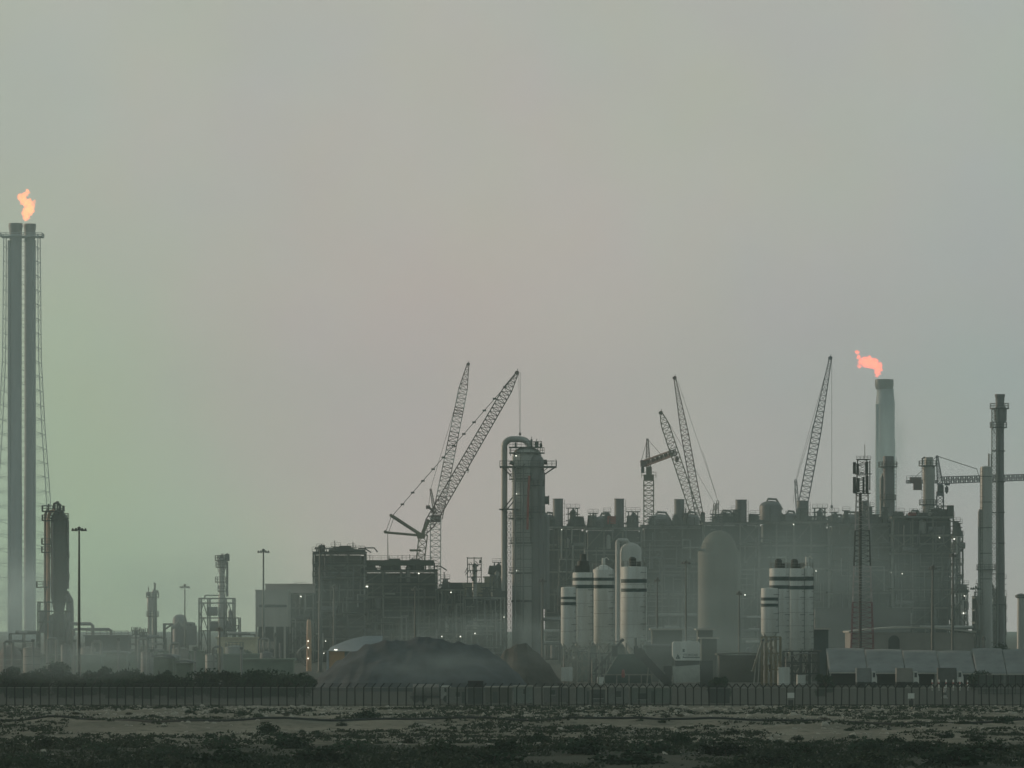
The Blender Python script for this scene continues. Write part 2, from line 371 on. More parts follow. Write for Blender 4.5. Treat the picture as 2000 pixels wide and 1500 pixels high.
def flare_derrick():
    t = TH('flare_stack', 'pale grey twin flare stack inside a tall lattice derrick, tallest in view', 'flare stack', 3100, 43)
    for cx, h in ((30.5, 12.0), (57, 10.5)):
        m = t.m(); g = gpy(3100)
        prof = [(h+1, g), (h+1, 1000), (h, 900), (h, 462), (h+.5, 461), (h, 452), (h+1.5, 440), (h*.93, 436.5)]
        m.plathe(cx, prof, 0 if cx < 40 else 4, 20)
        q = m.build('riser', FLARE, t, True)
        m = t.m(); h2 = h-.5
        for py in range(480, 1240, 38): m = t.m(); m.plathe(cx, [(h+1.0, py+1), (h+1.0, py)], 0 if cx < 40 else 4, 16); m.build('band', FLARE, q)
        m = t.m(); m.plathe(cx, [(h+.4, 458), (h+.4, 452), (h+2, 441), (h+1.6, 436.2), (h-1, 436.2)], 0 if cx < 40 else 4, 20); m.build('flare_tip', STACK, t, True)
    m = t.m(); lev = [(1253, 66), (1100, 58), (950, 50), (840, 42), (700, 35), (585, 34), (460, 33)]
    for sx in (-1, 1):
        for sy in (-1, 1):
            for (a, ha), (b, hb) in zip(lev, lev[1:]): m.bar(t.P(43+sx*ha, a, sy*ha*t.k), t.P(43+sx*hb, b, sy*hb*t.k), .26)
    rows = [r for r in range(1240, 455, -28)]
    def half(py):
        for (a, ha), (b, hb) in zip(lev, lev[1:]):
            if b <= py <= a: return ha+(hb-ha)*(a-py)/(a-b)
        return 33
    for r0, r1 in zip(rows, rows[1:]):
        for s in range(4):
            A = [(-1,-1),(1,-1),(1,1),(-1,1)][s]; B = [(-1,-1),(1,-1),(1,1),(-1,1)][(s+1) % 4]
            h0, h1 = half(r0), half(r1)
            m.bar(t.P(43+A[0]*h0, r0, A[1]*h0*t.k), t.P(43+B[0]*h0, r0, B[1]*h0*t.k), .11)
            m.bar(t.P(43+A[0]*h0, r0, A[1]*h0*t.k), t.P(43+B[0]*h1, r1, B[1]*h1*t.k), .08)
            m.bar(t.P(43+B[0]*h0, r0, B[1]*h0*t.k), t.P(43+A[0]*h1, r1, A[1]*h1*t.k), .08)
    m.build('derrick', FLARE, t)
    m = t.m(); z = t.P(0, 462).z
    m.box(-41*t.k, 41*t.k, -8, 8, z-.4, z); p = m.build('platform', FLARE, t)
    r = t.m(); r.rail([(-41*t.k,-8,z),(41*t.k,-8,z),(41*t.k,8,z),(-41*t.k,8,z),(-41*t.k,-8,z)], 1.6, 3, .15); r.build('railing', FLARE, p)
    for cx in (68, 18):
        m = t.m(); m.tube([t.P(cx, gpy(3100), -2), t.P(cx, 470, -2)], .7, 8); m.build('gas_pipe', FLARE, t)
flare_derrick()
flame('gas_flame', 'orange flame with a ragged curl above the twin flare stack', 3100, 54,
      [(52,424,6.5),(52,415,9.5),(57,408,11),(54,398,10),(46,390,8.5),(40,385,6.5),(49,380,5.5),(54,374,5),(67,394,3.2),(63,400,5)], FLAMEA, CH+(HZ-432)*3100/F)

def far_flare():
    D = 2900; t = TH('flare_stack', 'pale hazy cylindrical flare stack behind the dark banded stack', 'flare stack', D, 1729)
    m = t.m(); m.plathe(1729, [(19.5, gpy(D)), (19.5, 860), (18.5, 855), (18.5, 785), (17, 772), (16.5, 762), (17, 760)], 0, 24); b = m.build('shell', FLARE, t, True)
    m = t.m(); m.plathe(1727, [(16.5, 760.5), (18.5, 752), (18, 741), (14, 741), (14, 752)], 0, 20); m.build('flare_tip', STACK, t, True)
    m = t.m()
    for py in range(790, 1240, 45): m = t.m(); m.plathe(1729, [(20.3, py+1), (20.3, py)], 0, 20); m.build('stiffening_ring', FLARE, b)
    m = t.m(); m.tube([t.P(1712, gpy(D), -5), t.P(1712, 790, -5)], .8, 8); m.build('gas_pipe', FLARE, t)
far_flare()
flame('gas_flame', 'salmon red flame blown sideways over the pale hazy stack', 2900, 1705,
      [(1712,735,3.5),(1714,727,7),(1715,717,9),(1707,710,10),(1698,707,10.5),(1690,707,9.5),(1682,706,7),(1677,698,5),(1675,689,4.5),(1679,714,5)], FLAMEB, CH+(HZ-741)*2900/F)

def near_flare():
    D = 1500; t = TH('flare_stack', 'slim dark flare stack with bulbous tip and lattice side mast', 'flare stack', D, 1950)
    m = t.m(); m.plathe(1954, [(9, gpy(D)), (8.5, 1100), (7.2, 1000), (7, 840), (7, 828), (12, 822), (12.5, 800), (9, 793)], 0, 20); m.build('riser', STACK, t, True)
    m = t.m(); m.plathe(1953, [(9, 793.5), (8.5, 788), (9, 776), (10, 774), (10, 770), (8, 770), (8, 776)], 0, 20); m.build('flare_tip', STACK, t, True)
    m = t.m(); m.lattice(t.P(1941, gpy(D), -1), t.P(1941, 800, -1), 10*t.k, 9*t.k, 62, .13, .09); m.build('lattice_mast', ALU, t)
    m = t.m(); m.tube([t.P(1936, 1140, -.6), t.P(1936, 888, -.6), t.P(1931, 886, -.6), t.P(1931, 912, -.6)], .22, 8); m.tube([t.P(1946.5, gpy(D), -1.6), t.P(1946.5, 795, -1.6)], .3, 8); m.build('gas_pipe', PIPE, t)
    platform(t, 1952, 797, 19); platform(t, 1950, 834, 17)
    for i, py in enumerate(range(880, 1240, 60)):
        m = t.m(); m.pbox(1937, py, 1962, py+2, -1.6, 1.5); m.build('guide_bracket', STEEL, t)
near_flare()

def banded_stack():
    D = 1560; t = TH('exhaust_stack', 'dark green grey stack with ring platform in front of the pale flare', 'stack', D, 1736)
    m = t.m(); m.plathe(1735, [(13, gpy(D)), (12, 1010), (11, 960), (10.5, 891), (9.5, 891), (9.5, 900)], 0, 20); m.build('shell', STACK, t, True)
    platform(t, 1734, 911, 19); platform(t, 1734, 975, 16)
    m = t.m()
    m.tube([t.P(1722, 1040), t.P(1722, 935), t.P(1726, 925)], .45, 8); m.build('vent_pipe', PIPE, t)
    ladder(t, 1748, 1010, 892, -.5)
banded_stack()
def crown_stack():
    D = 1540; t = TH('exhaust_stack', 'stubby stack with wide collar beside the long tower crane jib', 'stack', D, 1814)
    m = t.m(); m.plathe(1814, [(13, gpy(D)), (12, 1005), (11, 945), (12.5, 935), (12.5, 912), (8.5, 908), (8.5, 893), (7.5, 893)], 0, 20); m.build('shell', ALU, t, True)
    platform(t, 1812, 909, 18); platform(t, 1812, 985, 17); ladder(t, 1802, 1000, 895, -1.5)
    m = t.m(); m.tube([t.P(1801, 908, -1), t.P(1801, 896, -1), t.P(1806, 893, -1)], .25, 6); m.build('vent_pipe', PIPE, t)
crown_stack()
def slim_column():
    D = 1480; t = TH('process_column', 'tall grey column sunlit down its left edge, beside the slim flare', 'column', D, 1926)
    m = t.m(); m.plathe(1926, [(13, gpy(D)), (12, 1180), (11.5, 940), (11.2, 912), (3, 910)], 0, 24); s = m.build('shell', ALU, t, True)
    m = t.m()
    for py in (930, 980, 1030, 1080, 1130): m.plathe(1926, [(12.4, py+1.4), (12.4, py)], 0, 20)
    m.build('ring', STEEL, s)
    ladder(t, 1916, 1180, 914, -1.2); platform(t, 1926, 1112, 19)
    m = t.m(); m.tube([t.P(1912, 1230, -.5), t.P(1912, 1000, -.5), t.P(1914, 995, -.5)], .3, 8); m.build('riser_pipe', ALU, t)
slim_column()
def end_stack():
    D = 1700; t = TH('exhaust_stack', 'short pale stack with flat cap at the far right edge', 'stack', D, 1994)
    m = t.m(); m.plathe(1994, [(8, gpy(D)), (7, 1175), (7, 1168)], 0, 18); m.build('shell', ALU, t, True)
    m = t.m(); m.plathe(1994, [(8, 1168), (12, 1166), (11, 1162), (2, 1159)], 0, 18); m.build('cap', STEEL, t, True)
end_stack()

def main_column():
    D = 1440; k = D/F
    t = TH('process_column', 'huge pale distillation column with swan neck overhead pipe and platforms', 'column', D, 1028)
    m = t.m(); R = 30
    m.plathe(1029, [(30, gpy(D)), (29, 1200), (29, 1014.5), (30, 1014), (30, 1011), (29, 1010), (29, 893), (27, 884), (22, 878), (12, 874.5), (1, 873)], 0, 40); s = m.build('shell', ALU, t, True)
    m = t.m()
    for py in (940, 968, 1040, 1066, 1092, 1118, 1145, 1172): m.plathe(1029, [(29.5, py+1), (29.5, py)], 0, 32)
    m.plathe(1029, [(31.5, 1121), (31.5, 1118)], 0, 32); m.plathe(1029, [(31, 1176), (31, 1173)], 0, 32); m.build('insulation_band', STEEL, s)
    m = t.m(); pts = [t.P(985, gpy(D), -1), t.P(985, 872, -1)]
    for i in range(1, 9): a = math.pi-i*math.pi/16; pts.append(t.P(1001+16*math.cos(a), 872-14*math.sin(a)-.01, -1))
    pts.append(t.P(1016, 858, -.6))
    for i in range(1, 9): a = math.pi/2-i*math.pi/16; pts.append(t.P(1016+19*math.cos(a), 876-18*math.sin(a), -.4))
    pts.append(t.P(1035, 884, 0)); m.tube(pts, 6.0*k, 18); m.build('overhead_pipe', ALU, t, True)
    m = t.m(); c_ = t.P(1027, 873); m.box(c_.x-33*k, c_.x+31*k, -2.6, 2.6, c_.z-.2, c_.z)
    for x in (-30, -14, 10, 28): m.bar((c_.x+x*k, -2, c_.z), (c_.x+x*k, -2, c_.z-2.2), .12)
    p = m.build('platform', STEEL, t); r = t.m(); r.rail([(c_.x-33*k,-2.6,c_.z),(c_.x+31*k,-2.6,c_.z),(c_.x+31*k,2.6,c_.z),(c_.x-33*k,2.6,c_.z),(c_.x-33*k,-2.6,c_.z)], 1.3, 1.0, .06); r.build('railing', RAIL, p)
    m = t.m(); z = t.P(0, 911).z
    m.box(t.P(976,0).x, t.P(1087,0).x, -4.8, 4.2, z-.3, z)
    for a, b in ((980, 998), (1085, 1060)):
        for y in (-4, 0, 3): m.bar(t.P(a, 912, y), t.P(b, 929, y*.6), .16)
        m.bar(t.P((a+b)/2, 912, -4), t.P(b, 922, -2), .12)
    p = m.build('platform', STEEL, t); r = t.m()
    x0, x1 = t.P(976,0).x, t.P(1087,0).x
    r.rail([(x0,-4.8,z),(x1,-4.8,z),(x1,4.2,z),(x0,4.2,z),(x0,-4.8,z)], 1.3, 1.1, .06); r.bar(t.P(1086, 911, 0), t.P(1086, 896, 0), .1); r.build('railing', RAIL, p)
    m = t.m(); z = t.P(0, 994).z
    m.box(t.P(975,0).x, t.P(1012,0).x, -4.2, -1, z-.3, z); m.bar(t.P(984, 994, -3), t.P(1001, 972, -2.5), .2); m.bar(t.P(988, 998, -3), t.P(1003, 980, -2.5), .2); m.build('pipe_support', STEEL, t)
    m = t.m(); m.hcyl(t.P(1050, 977), t.P(1071.5, 977), 8*k, 18); m.hcyl(t.P(1071, 977), t.P(1072.6, 977), 9.5*k, 18); m.build('manway_nozzle', STEEL, t, True)
    m = t.m(); m.hcyl(t.P(1058, 903, -2), t.P(1068, 903, -2), 5*k, 14); m.hcyl(t.P(1004, 906, -3.8), t.P(996, 904, -3.8), 4*k, 14); m.build('manway_nozzle', STEEL, t, True)
    m = t.m(); m.plathe(1048, [(12, gpy(D)), (12, 1066), (14.5, 1054), (14.5, 905), (13, 896), (8, 890), (1, 888)], -2.6, 24); m.build('side_column', mat('dull_side_column', (.20, .20, .20), .55, 0, .3, .2, streak=True), t, True)
    platform(t, 1046, 1000, 19, -2.6); platform(t, 1046, 948, 18, -2.6)
    for py, hf in ((884, 35), (935, 35), (1012, 36), (1060, 34), (1118, 35)): platform(t, 1029, py, hf)
    for a, b, c0, c1 in ((1044, 1052, 862, 873), (1054, 1059, 866, 873), (1005, 1009, 865, 873), (1036, 1040, 858, 873)):
        m = t.m(); m.pbox(a, c0, b, c1, -1.2, .6); m.bar(t.P((a+b)/2, c0, 0), t.P((a+b)/2, c0-5, 0), .1); m.build('relief_valve', STEEL, t)
    for x0_, r_ in ((1006, .25), (1022, .18), (1056, .35)):
        m = t.m(); m.tube([t.P(x0_, 1230, -4.3), t.P(x0_, 900+r_*60, -4.3), t.P(x0_+3, 896+r_*60, -3.4)], r_, 8); m.build('riser_pipe', STACK, t)
    ladder(t, 1014, 1200, 880, -4.0)
    m = t.m(); m.tube([t.P(1034, 930, -4.6), t.P(1032, 960, -4.6), t.P(1030, 1035, -4.6)], .30, 8); m.build('red_riser_pipe', REDP, t)
    m = t.m(); m.tube([t.P(1059, 1190, -1.5), t.P(1059, 925, -1.5), t.P(1055, 915, -1)], .7, 10); m.tube([t.P(1066, 1190, 1), t.P(1066, 1010, 1), t.P(1058, 1002, 1)], .9, 10); m.build('downcomer_pipe', STACK, t)
    m = t.m(); m.lattice(t.P(994, gpy(D), -2.5), t.P(994, 1000, -2.5), 8*k, 8*k, 26, .09, .06); m.build('ladder_cage', RAIL, t)
    for py in (894, 968, 1118):
        m = t.m(); q = t.P(1008, py-3, -3.2); m.box(q.x-.16, q.x+.16, q.y-.25, q.y+.1, q.z-.1, q.z+.1); m.build('lamp', LAMPW, t)
main_column()

def green_column():
    D = 1480; k = D/F; t = TH('process_column', 'dark dome topped column with side pipe tinted sunlit orange near the twin flare', 'column', D, 114)
    m = t.m(); m.plathe(115, [(15, 1236), (15.5, 1212), (9, 1200), (16, 1165), (16.3, 1018), (15, 1010), (9, 998), (4, 994)], 0, 28); s = m.build('shell', mat('dark_green_grey_shell', (0.07, 0.09, 0.08), .6, 0, .3, .2, streak=True), t, True)
    m = t.m(); m.plathe(115, [(17, gpy(D)), (15, 1230), (14, 1200), (10, 1198)], 0, 20); m.build('skirt', DARK, t, True)
    m = t.m(); m.tube([t.P(95, gpy(D), -1), t.P(95, 1012, -1), t.P(98, 1000, -1), t.P(106, 997, -.5)], 3.6*k, 12); m.build('side_pipe', mat('sun_tinted_lagging', (0.50, 0.28, 0.16), .5, 0, .2, .4), t, True)  # warm low sun on the pipe is put into the orange base colour
    m = t.m(); m.tube([t.P(88, gpy(D), .5), t.P(88, 1004, .5), t.P(93, 994, .5)], .35, 8); m.build('vent_pipe', PIPE, t)
    m = t.m()
    m.tube([t.P(127, 1155), t.P(132, 1160), t.P(139, 1172), t.P(140, 1195), t.P(140, gpy(D))], .55, 10); m.tube([t.P(128, 1165, -1.5), t.P(133, 1170, -1.5), t.P(134, gpy(D), -1.5)], .4, 8); m.build('outlet_pipe', STACK, t)
    for py, hf in ((1012, 20), (1040, 20), (1088, 21), (1130, 21)): platform(t, 115, py, hf)
    m = t.m(); m.tube([t.P(133, 1150, -.5), t.P(133, 1018, -.5), t.P(128, 1006, -.5)], .3, 8); m.tube([t.P(104, 1180, -2.3), t.P(104, 1020, -2.3)], .22, 8); m.build('riser_pipe', STACK, t)
    for py, a, b in ((998, 83, 125), (1016, 83, 108), (1062, 82, 100), (1078, 82, 98), (1146, 72, 96)):
        m = t.m(); z = t.P(0, py).z; x0, x1 = t.P(a,0).x, t.P(b,0).x; m.box(x0, x1, -2.4, 1.8, z-.25, z); p = m.build('platform', STEEL, t)
        r = t.m(); r.rail([(x0,-2.4,z),(x1,-2.4,z),(x1,1.8,z),(x0,1.8,z),(x0,-2.4,z)], 1.3, 1.2, .07); r.build('railing', RAIL, p)
    m = t.m()
    for px, py, h in ((95, 984, 14), (112, 980, 16), (107, 990, 8), (123, 988, 10)): m.bar(t.P(px, py+h), t.P(px, py), .22, 8)
    m.tube([t.P(106, 996), t.P(106, 984), t.P(111, 982), t.P(117, 986), t.P(117, 996)], .4, 8); m.pbox(93, 986, 97, 990, -.6, .6); m.pbox(110, 979, 115, 984, -.7, .7); m.build('relief_valve', STEEL, t)
    m = t.m()
    for px in (131, 131):
        for py in (1030, 1062, 1066, 1110, 1154): m.pbox(130, py, 134, py+2.5, -1, 1)
    m.build('nozzle', STEEL, t)
    m = t.m(); L0 = [(76, 1165, 98, 1.0), (80, 1195, 142, 1.0)]
    for px in (76, 92, 108, 126, 141):
        for y in (-3, 3): m.bar(t.P(px, gpy(D), y), t.P(px, 1176 if px < 100 else 1192, y), .25)
    for py in (1176, 1194, 1215):
        for y in (-3, 3): m.bar(t.P(75, py, y), t.P(142, py, y), .2)
    for a, b in ((76, 92), (108, 126), (126, 141)): m.bar(t.P(a, 1240, -3), t.P(b, 1200, -3), .15)
    m.build('base_frame', DARK, t)
    m = t.m(); m.pbox(78, 1192, 92, 1236, -2, 2); m.plathe(100, [(5, 1284), (5, 1205), (2, 1201)], -1, 14); m.plathe(135, [(5, 1284), (5.5, 1192), (2, 1186)], .8, 14); m.build('knockout_drum', STACK, t, True)
green_column()

def twin_column():
    D = 1500; t = TH('process_column', 'small twin legged vessel tower left of the light mast', 'column', D, 299)
    for cx, top in ((292.5, 1163), (300.5, 1152)):
        m = t.m(); m.plathe(cx, [(4.0, gpy(D)), (4.0, 1195), (5.2, 1190), (5.2, top+6), (3, top), (1, top-1)], 0 if cx < 295 else 1.2, 16); m.build('shell', ALU, t, True)
    platform(t, 298, 1166, 13); platform(t, 298, 1203, 12)
    m = t.m(); m.tube([t.P(302, 1153), t.P(303, 1140), t.P(300, 1139)], .25, 8); m.tube([t.P(290, 1163), t.P(290, 1146)], .12, 6); m.tube([t.P(305, gpy(D), -1), t.P(305, 1160, -1)], .3, 8); m.build('vent_pipe', STEEL, t)
    m = t.m(); m.pbox(287, 1156, 294, 1164, -1, 1); m.pbox(305, 1153, 309, 1159, -.8, .8); m.build('valve', STEEL, t)
twin_column()

def framed_column():
    D = 1450; k = D/F; t = TH('process_column', 'slim column with bushy platform head rising from an open steel frame', 'column', D, 430)
    m = t.m(); m.plathe(433.5, [(8.5, gpy(D)), (7, 1165), (5.5, 1160), (5.5, 1105), (8, 1098), (8, 1091), (3, 1088)], 0, 20); m.build('shell', ALU, t, True)
    platform(t, 434, 1094, 14.5); platform(t, 433, 1107, 12); platform(t, 433, 1136, 13); platform(t, 435, 1154, 10)
    m = t.m(); rng = random.Random(5)
    for i in range(9): q = 424+i*2.6; m.bar(t.P(q, 1093, rng.uniform(-1,1)), t.P(q+rng.uniform(-1.5,1.5), 1082+rng.uniform(-2,3), 0), .12)
    m.pbox(429, 1084, 436, 1091, -.8, .8); m.pbox(439, 1082, 448, 1094, -1, 1); m.build('head_pipework', STEEL, t)
    m = t.m(); m.tube([t.P(444, 1165, -.5), t.P(444, 1098, -.5)], .28, 8); m.build('vent_pipe', STEEL, t)
    m = t.m()
    for px in (391, 408, 440, 457):
        for y in (-5, 5): m.bar(t.P(px, gpy(D), y), t.P(px, 1168, y), .27)
    for py in (1169, 1178, 1207, 1232):
        for y in (-5, 5): m.bar(t.P(391, py, y), t.P(457, py, y), .22)
        for px in (391, 408, 440, 457): m.bar(t.P(px, py, -5), t.P(px, py, 5), .2)
    for a, b in ((391, 408), (440, 457)):
        for r0, r1 in ((1207, 1178), (1232, 1207), (1265, 1232)): m.bar(t.P(a, r0, -5), t.P((a+b)/2, r1, -5), .15); m.bar(t.P(b, r0, -5), t.P((a+b)/2, r1, -5), .15)
    m.bar(t.P(402, 1163, -5), t.P(430, 1163, -5), .2); m.bar(t.P(402, 1163, -5), t.P(402, 1170, -5), .2); m.build('frame', DARK, t)
    m = t.m()
    for px in (458.5, 468):
        for y in (-4, 4): m.bar(t.P(px, gpy(D), y), t.P(px, 1206, y), .22)
    for py in (1207, 1222): m.bar(t.P(457, py, -4), t.P(468, py, -4), .2)
    m.bar(t.P(458, 1240, -4), t.P(468, 1222, -4), .15); m.build('side_frame', DARK, t)
    m = t.m(); m.hcyl(t.P(404, 1194, 0), t.P(425, 1194, 0), 9*k, 18); m.hcyl(t.P(410, 1222, 1), t.P(452, 1222, 1), 9*k, 18); m.plathe(449, [(4, 1240), (4, 1194), (1, 1190)], 2, 14); m.build('drum', STACK, t, True)
framed_column()

# ------------------------------------------------------------------ process units of the big plant
def process_unit(label, a, b, top, D, depth, seed, chimney=None, domes=(), gantries=(), redbox=None, group='process units of the big plant', fill=0.93, cat='process unit', name='process_unit', nlev=6, lamps=2, clad=CLAD):
    rng = random.Random(seed); t = TH(name, label, cat, D, (a+b)/2, group); k = t.k; g = gpy(D)
    H = t.P(0, top).z; wx = (b-a)*k; x0, x1 = -wx/2, wx/2
    lev = [H*(i+1)/nlev for i in range(nlev)]
    nx = max(3, int(wx/4.2)); cols = [x0+wx*i/nx for i in range(nx+1)]
    m = t.m()
    for x in cols:
        for y in (0, depth): m.box(x-.2, x+.2, y-.2, y+.2, 0, H)
    for z in lev:
        for y in (0, depth): m.box(x0, x1, y-.16, y+.16, z-.55, z-.05)
        for x in cols: m.box(x-.15, x+.15, .2, depth-.2, z-.5, z-.1)
    for i in range(nx):
        for j in range(nlev):
            if rng.random() < .35:
                z0 = lev[j-1] if j else 0
                m.bar((cols[i], -.05, z0), (cols[i+1], -.05, lev[j]-.5), .13)
                if rng.random() < .5: m.bar((cols[i+1], -.12, z0), (cols[i], -.12, lev[j]-.5), .13)
    m.build('frame', mat('unit_frame_steel', (.23, .23, .215), .6, 0, .4, .3), t)
    if b-a > 35: m = t.m(); m.box(x0-.1, x1+.1, depth-.7, depth-.3, 0, H*.97); m.build('added_dark_backing', DARK, t)  # backing added to block bright sky showing through the frame
    for j, z in enumerate(lev):
        m = t.m(); o = rng.uniform(-.4, 1.4); m.box(x0-.3, x1+.3, -o, depth+.4, z-.03, z+.12); d = m.build('deck', DARK, t)
        r = t.m(); r.rail([(x0-.3, -o, z+.1), (x1+.3, -o, z+.1)], 1.1, 2.0, .05); r.build('railing', RAIL, d)
    m = t.m(); q = x0+.4                                # fine scaffold in front of the casings
    while q < x1:
        z0, z1 = sorted((rng.uniform(0, H), rng.uniform(0, H+1.5)))
        m.bar((q, .5, z0), (q, .5, z1), .075); q += rng.uniform(.9, 1.8)
    z = 1.0
    while z < H:
        q0, q1 = sorted((rng.uniform(x0, x1), rng.uniform(x0, x1))); m.bar((q0, .45, z), (q1, .45, z), .075); z += rng.uniform(.8, 1.8)
    m.build('scaffold', rng.choice([ALU, PIPE, MATS['unit_frame_steel']]), t)
    gantries = list(gantries)
    for i in range(max(1, int(wx/4))):
        q = rng.uniform(a+2, b-10); gantries.append((q, q+rng.uniform(5, 11), top-rng.choice([8, 12, 14, 18, 24, 30])*rng.uniform(.8, 1.1)))
    zz = 0.2
    while zz < H-1.2:                                   # furnace casings standing inside the frame
        hh = min(rng.uniform(.25, .5)*H, H-.8-zz); m = t.m(); u0 = x0+rng.uniform(.2, 1.2); u1 = x1-rng.uniform(.2, 1.2); yy = rng.uniform(1.2, 2.6)
        m.box(u0, u1, yy, depth-1, zz, zz+hh)
        q = u0+.8
        while q < u1-.4: m.box(q-.09, q+.09, yy-.18, yy, zz+.1, zz+hh-.1); q += rng.uniform(1.1, 2.0)
        m.build('furnace_casing', clad if rng.random() < .7 else CLAD2, t); zz += hh+.15
    for i in range(rng.randint(3, 5)):
        m = t.m(); x = rng.uniform(x0+1.5, x1-1.5); j = rng.randrange(0, nlev-1); z = lev[j]+.2 if j else .5
        if rng.random() < .5: r_ = rng.uniform(.5, .9); m.hcyl((x-rng.uniform(1, 2.4), .2, z+r_), (x+rng.uniform(1, 2.4), .2, z+r_), r_, 14)
        else: r_ = rng.uniform(.45, .9); h = rng.uniform(2, 4.5); m.lathe(x, .2, [(r_, z), (r_, z+h), (r_*.5, z+h+.4), (.05, z+h+.5)], 14)
        m.build('vessel', rng.choice([ALU, STACK, PIPE]), t, True)
    for i in range(rng.randint(15, 21)):
        m = t.m(); x = rng.uniform(x0+.5, x1-.5); z = rng.uniform(1, H*.95); pts = [Vector((x, -.6-rng.random()*.5, z))]
        for s in range(rng.randint(1, 4)):
            q = pts[-1].copy()
            if s % 2 == 0: q.z = min(H-.3, max(.3, q.z+rng.choice([-1, 1])*rng.uniform(2, 9)))
            else: q.x = min(x1, max(x0, q.x+rng.choice([-1, 1])*rng.uniform(1.5, 7)))
            pts.append(q)
        m.tube(pts, rng.uniform(.10, .26), 8); m.build('pipe', rng.choice([PIPE, ALU, STACK, STEEL]), t)
    m = t.m(); sx = x0+rng.uniform(.2, .8)*wx                # stair tower
    for j in range(nlev):
        z0 = lev[j-1] if j else 0; s = 1 if j % 2 else -1
        for y in (-1.5, -.9): m.bar((sx-s*1.6, y, z0+.1), (sx+s*1.6, y, lev[j]), .1)
    m.build('stair', STEEL, t)
    for i in range(int(wx/0.95)):
        m = t.m()
        x = rng.uniform(x0, x1); y = rng.uniform(0, depth); h = rng.choice([.6, 1, 1.4, 2.2, 3.0])*rng.uniform(.6, 1.1)
        if rng.random() < .45: m.box(x-rng.uniform(.3, 1.1), x+rng.uniform(.3, 1.1), y, y+1.4, H+.12, H+.12+h*.8)
        elif rng.random() < .6: m.bar((x, y, H), (x, y, H+h*1.4), rng.uniform(.07, .2), 6)
        else: m.tube([(x, y, H), (x, y, H+h), (x+rng.uniform(1, 3), y, H+h), (x+3.2, y, H)], .16, 6)
        m.build('roof_equipment', STEEL, t)
    for i in range(max(1, int(wx/7))):                  # plant rooms and hoods that break the roof line
        m = t.m(); x = rng.uniform(x0+1.2, x1-1.2); w2 = rng.uniform(1.0, 2.4); h = rng.uniform(1.2, 3.2); y = rng.uniform(2, depth*.6); n0 = len(m.v); s = rng.uniform(.3, .95)
        m.v += [(x+a*w2*q, y+b_*1.6, z) for z, q in ((H+.12, 1), (H+.12+h, s)) for a, b_ in ((-1,-1),(1,-1),(1,1),(-1,1))]
        m.f += [tuple(n0+q for q in f) for f in ((0,3,2,1),(4,5,6,7),(0,1,5,4),(1,2,6,5),(2,3,7,6),(3,0,4,7))]
        m.build('roof_hood', clad, t)
    for (c0, hw, py) in ([chimney] if chimney else []):
        m = t.m(); m.plathe(c0, [(hw+1, 1075), (hw+1, top+3), (hw, top-6), (hw, py+2), (hw+.5, py+1.5), (hw+.5, py), (hw-1, py)], depth*.35, 22); c_ = m.build('chimney', STACK, t, True)
        ladder(t, c0+hw+.5, top, py+2, depth*.35-hw*k*.5)
    for (c0, r_, py) in domes:
        m = t.m(); p = t.P(c0, py); R = r_*k
        prof = [(R, H-.3), (R, p.z-R*.55)]+[(R*math.cos(i*math.pi/12)+.01, p.z-R*.55+R*.55*math.sin(i*math.pi/12)) for i in range(1, 7)]
        m.lathe(p.x, depth*.4, [q for q in prof if q[1] >= H-.4], 24); m.build('reactor_drum', STACK, t, True)
        m = t.m(); m.tube([(p.x-R*.3, depth*.4, p.z-.2), (p.x-R*.2, depth*.4, p.z+.5), (p.x+R*.5, depth*.4, p.z+.4), (p.x+R*1.05, depth*.4, p.z-R*.8)], .3, 8); m.build('drum_pipe', PIPE, t)
    for (g0, g1, py) in gantries:
        m = t.m(); A, B = t.P(g0, py), t.P(g1, py)
        xs_ = [A.x, (A.x+B.x)/2, B.x]; zs = [H, (H*2+A.z)/3, (H+A.z*2)/3, A.z]
        for y in (1, 4):
            for x in xs_: m.bar((x, y, H-.1), (x, y, A.z), .16)
            for z in zs[1:]: m.bar((A.x-.6, y, z), (B.x+.6, y, z), .14)
            for z0, z1 in zip(zs, zs[1:]): m.bar((A.x, y, z0), (B.x, y, z1), .1); m.bar((xs_[1], y, z1), (B.x, y, z0), .1)
        m.rail([(A.x-.6, 1, A.z), (B.x+.6, 1, A.z)], 1.0, 1.0, .05); m.lathe((A.x+B.x)/2, 2.5, [(.8, H), (.8, A.z-1), (.2, A.z-.4)], 12)
        m.build('gantry', STEEL, t)
    if redbox:
        m = t.m(); m.pbox(*redbox, .6, 2.6); m.build('red_cabin', REDP, t)
    for i in range(lamps):
        m = t.m(); x = rng.uniform(x0, x1); z = rng.choice(lev)-.9; u = rng.uniform(.07, .15); m.box(x-u, x+u, -1.75, -1.5, z-u, z+u); m.bar((x, -1.5, z), (x, 0, z+.2), .05); m.build('lamp', LAMPW, t)
    return t
U = process_unit
U('furnace unit beside the huge column, its chimney leftmost of the row', 1066, 1142, 1028, 1520, 15, 11, (1090, 10, 973), ((1072, 14, 1004),), ((1110, 1128, 992),))
U('furnace unit with red cabin at the foot of its chimney', 1143, 1253, 1030, 1500, 15, 12, (1210, 9.5, 973), ((1180, 20, 1006),), ((1153, 1164, 1002), (1228, 1246, 999)), (1186, 1008, 1203, 1023))
U('furnace unit behind the leaning crane pair with domed drum', 1254, 1372, 1026, 1510, 16, 13, (1328, 10, 974), ((1290, 23, 1003), (1350, 18, 1003)), ((1338, 1344, 1002),))
U('furnace unit with chimney between the crane pair and the big domed drum', 1373, 1482, 1020, 1500, 15, 14, (1449, 11, 975), ((1418, 20, 1000),), ((1392, 1404, 1004),))
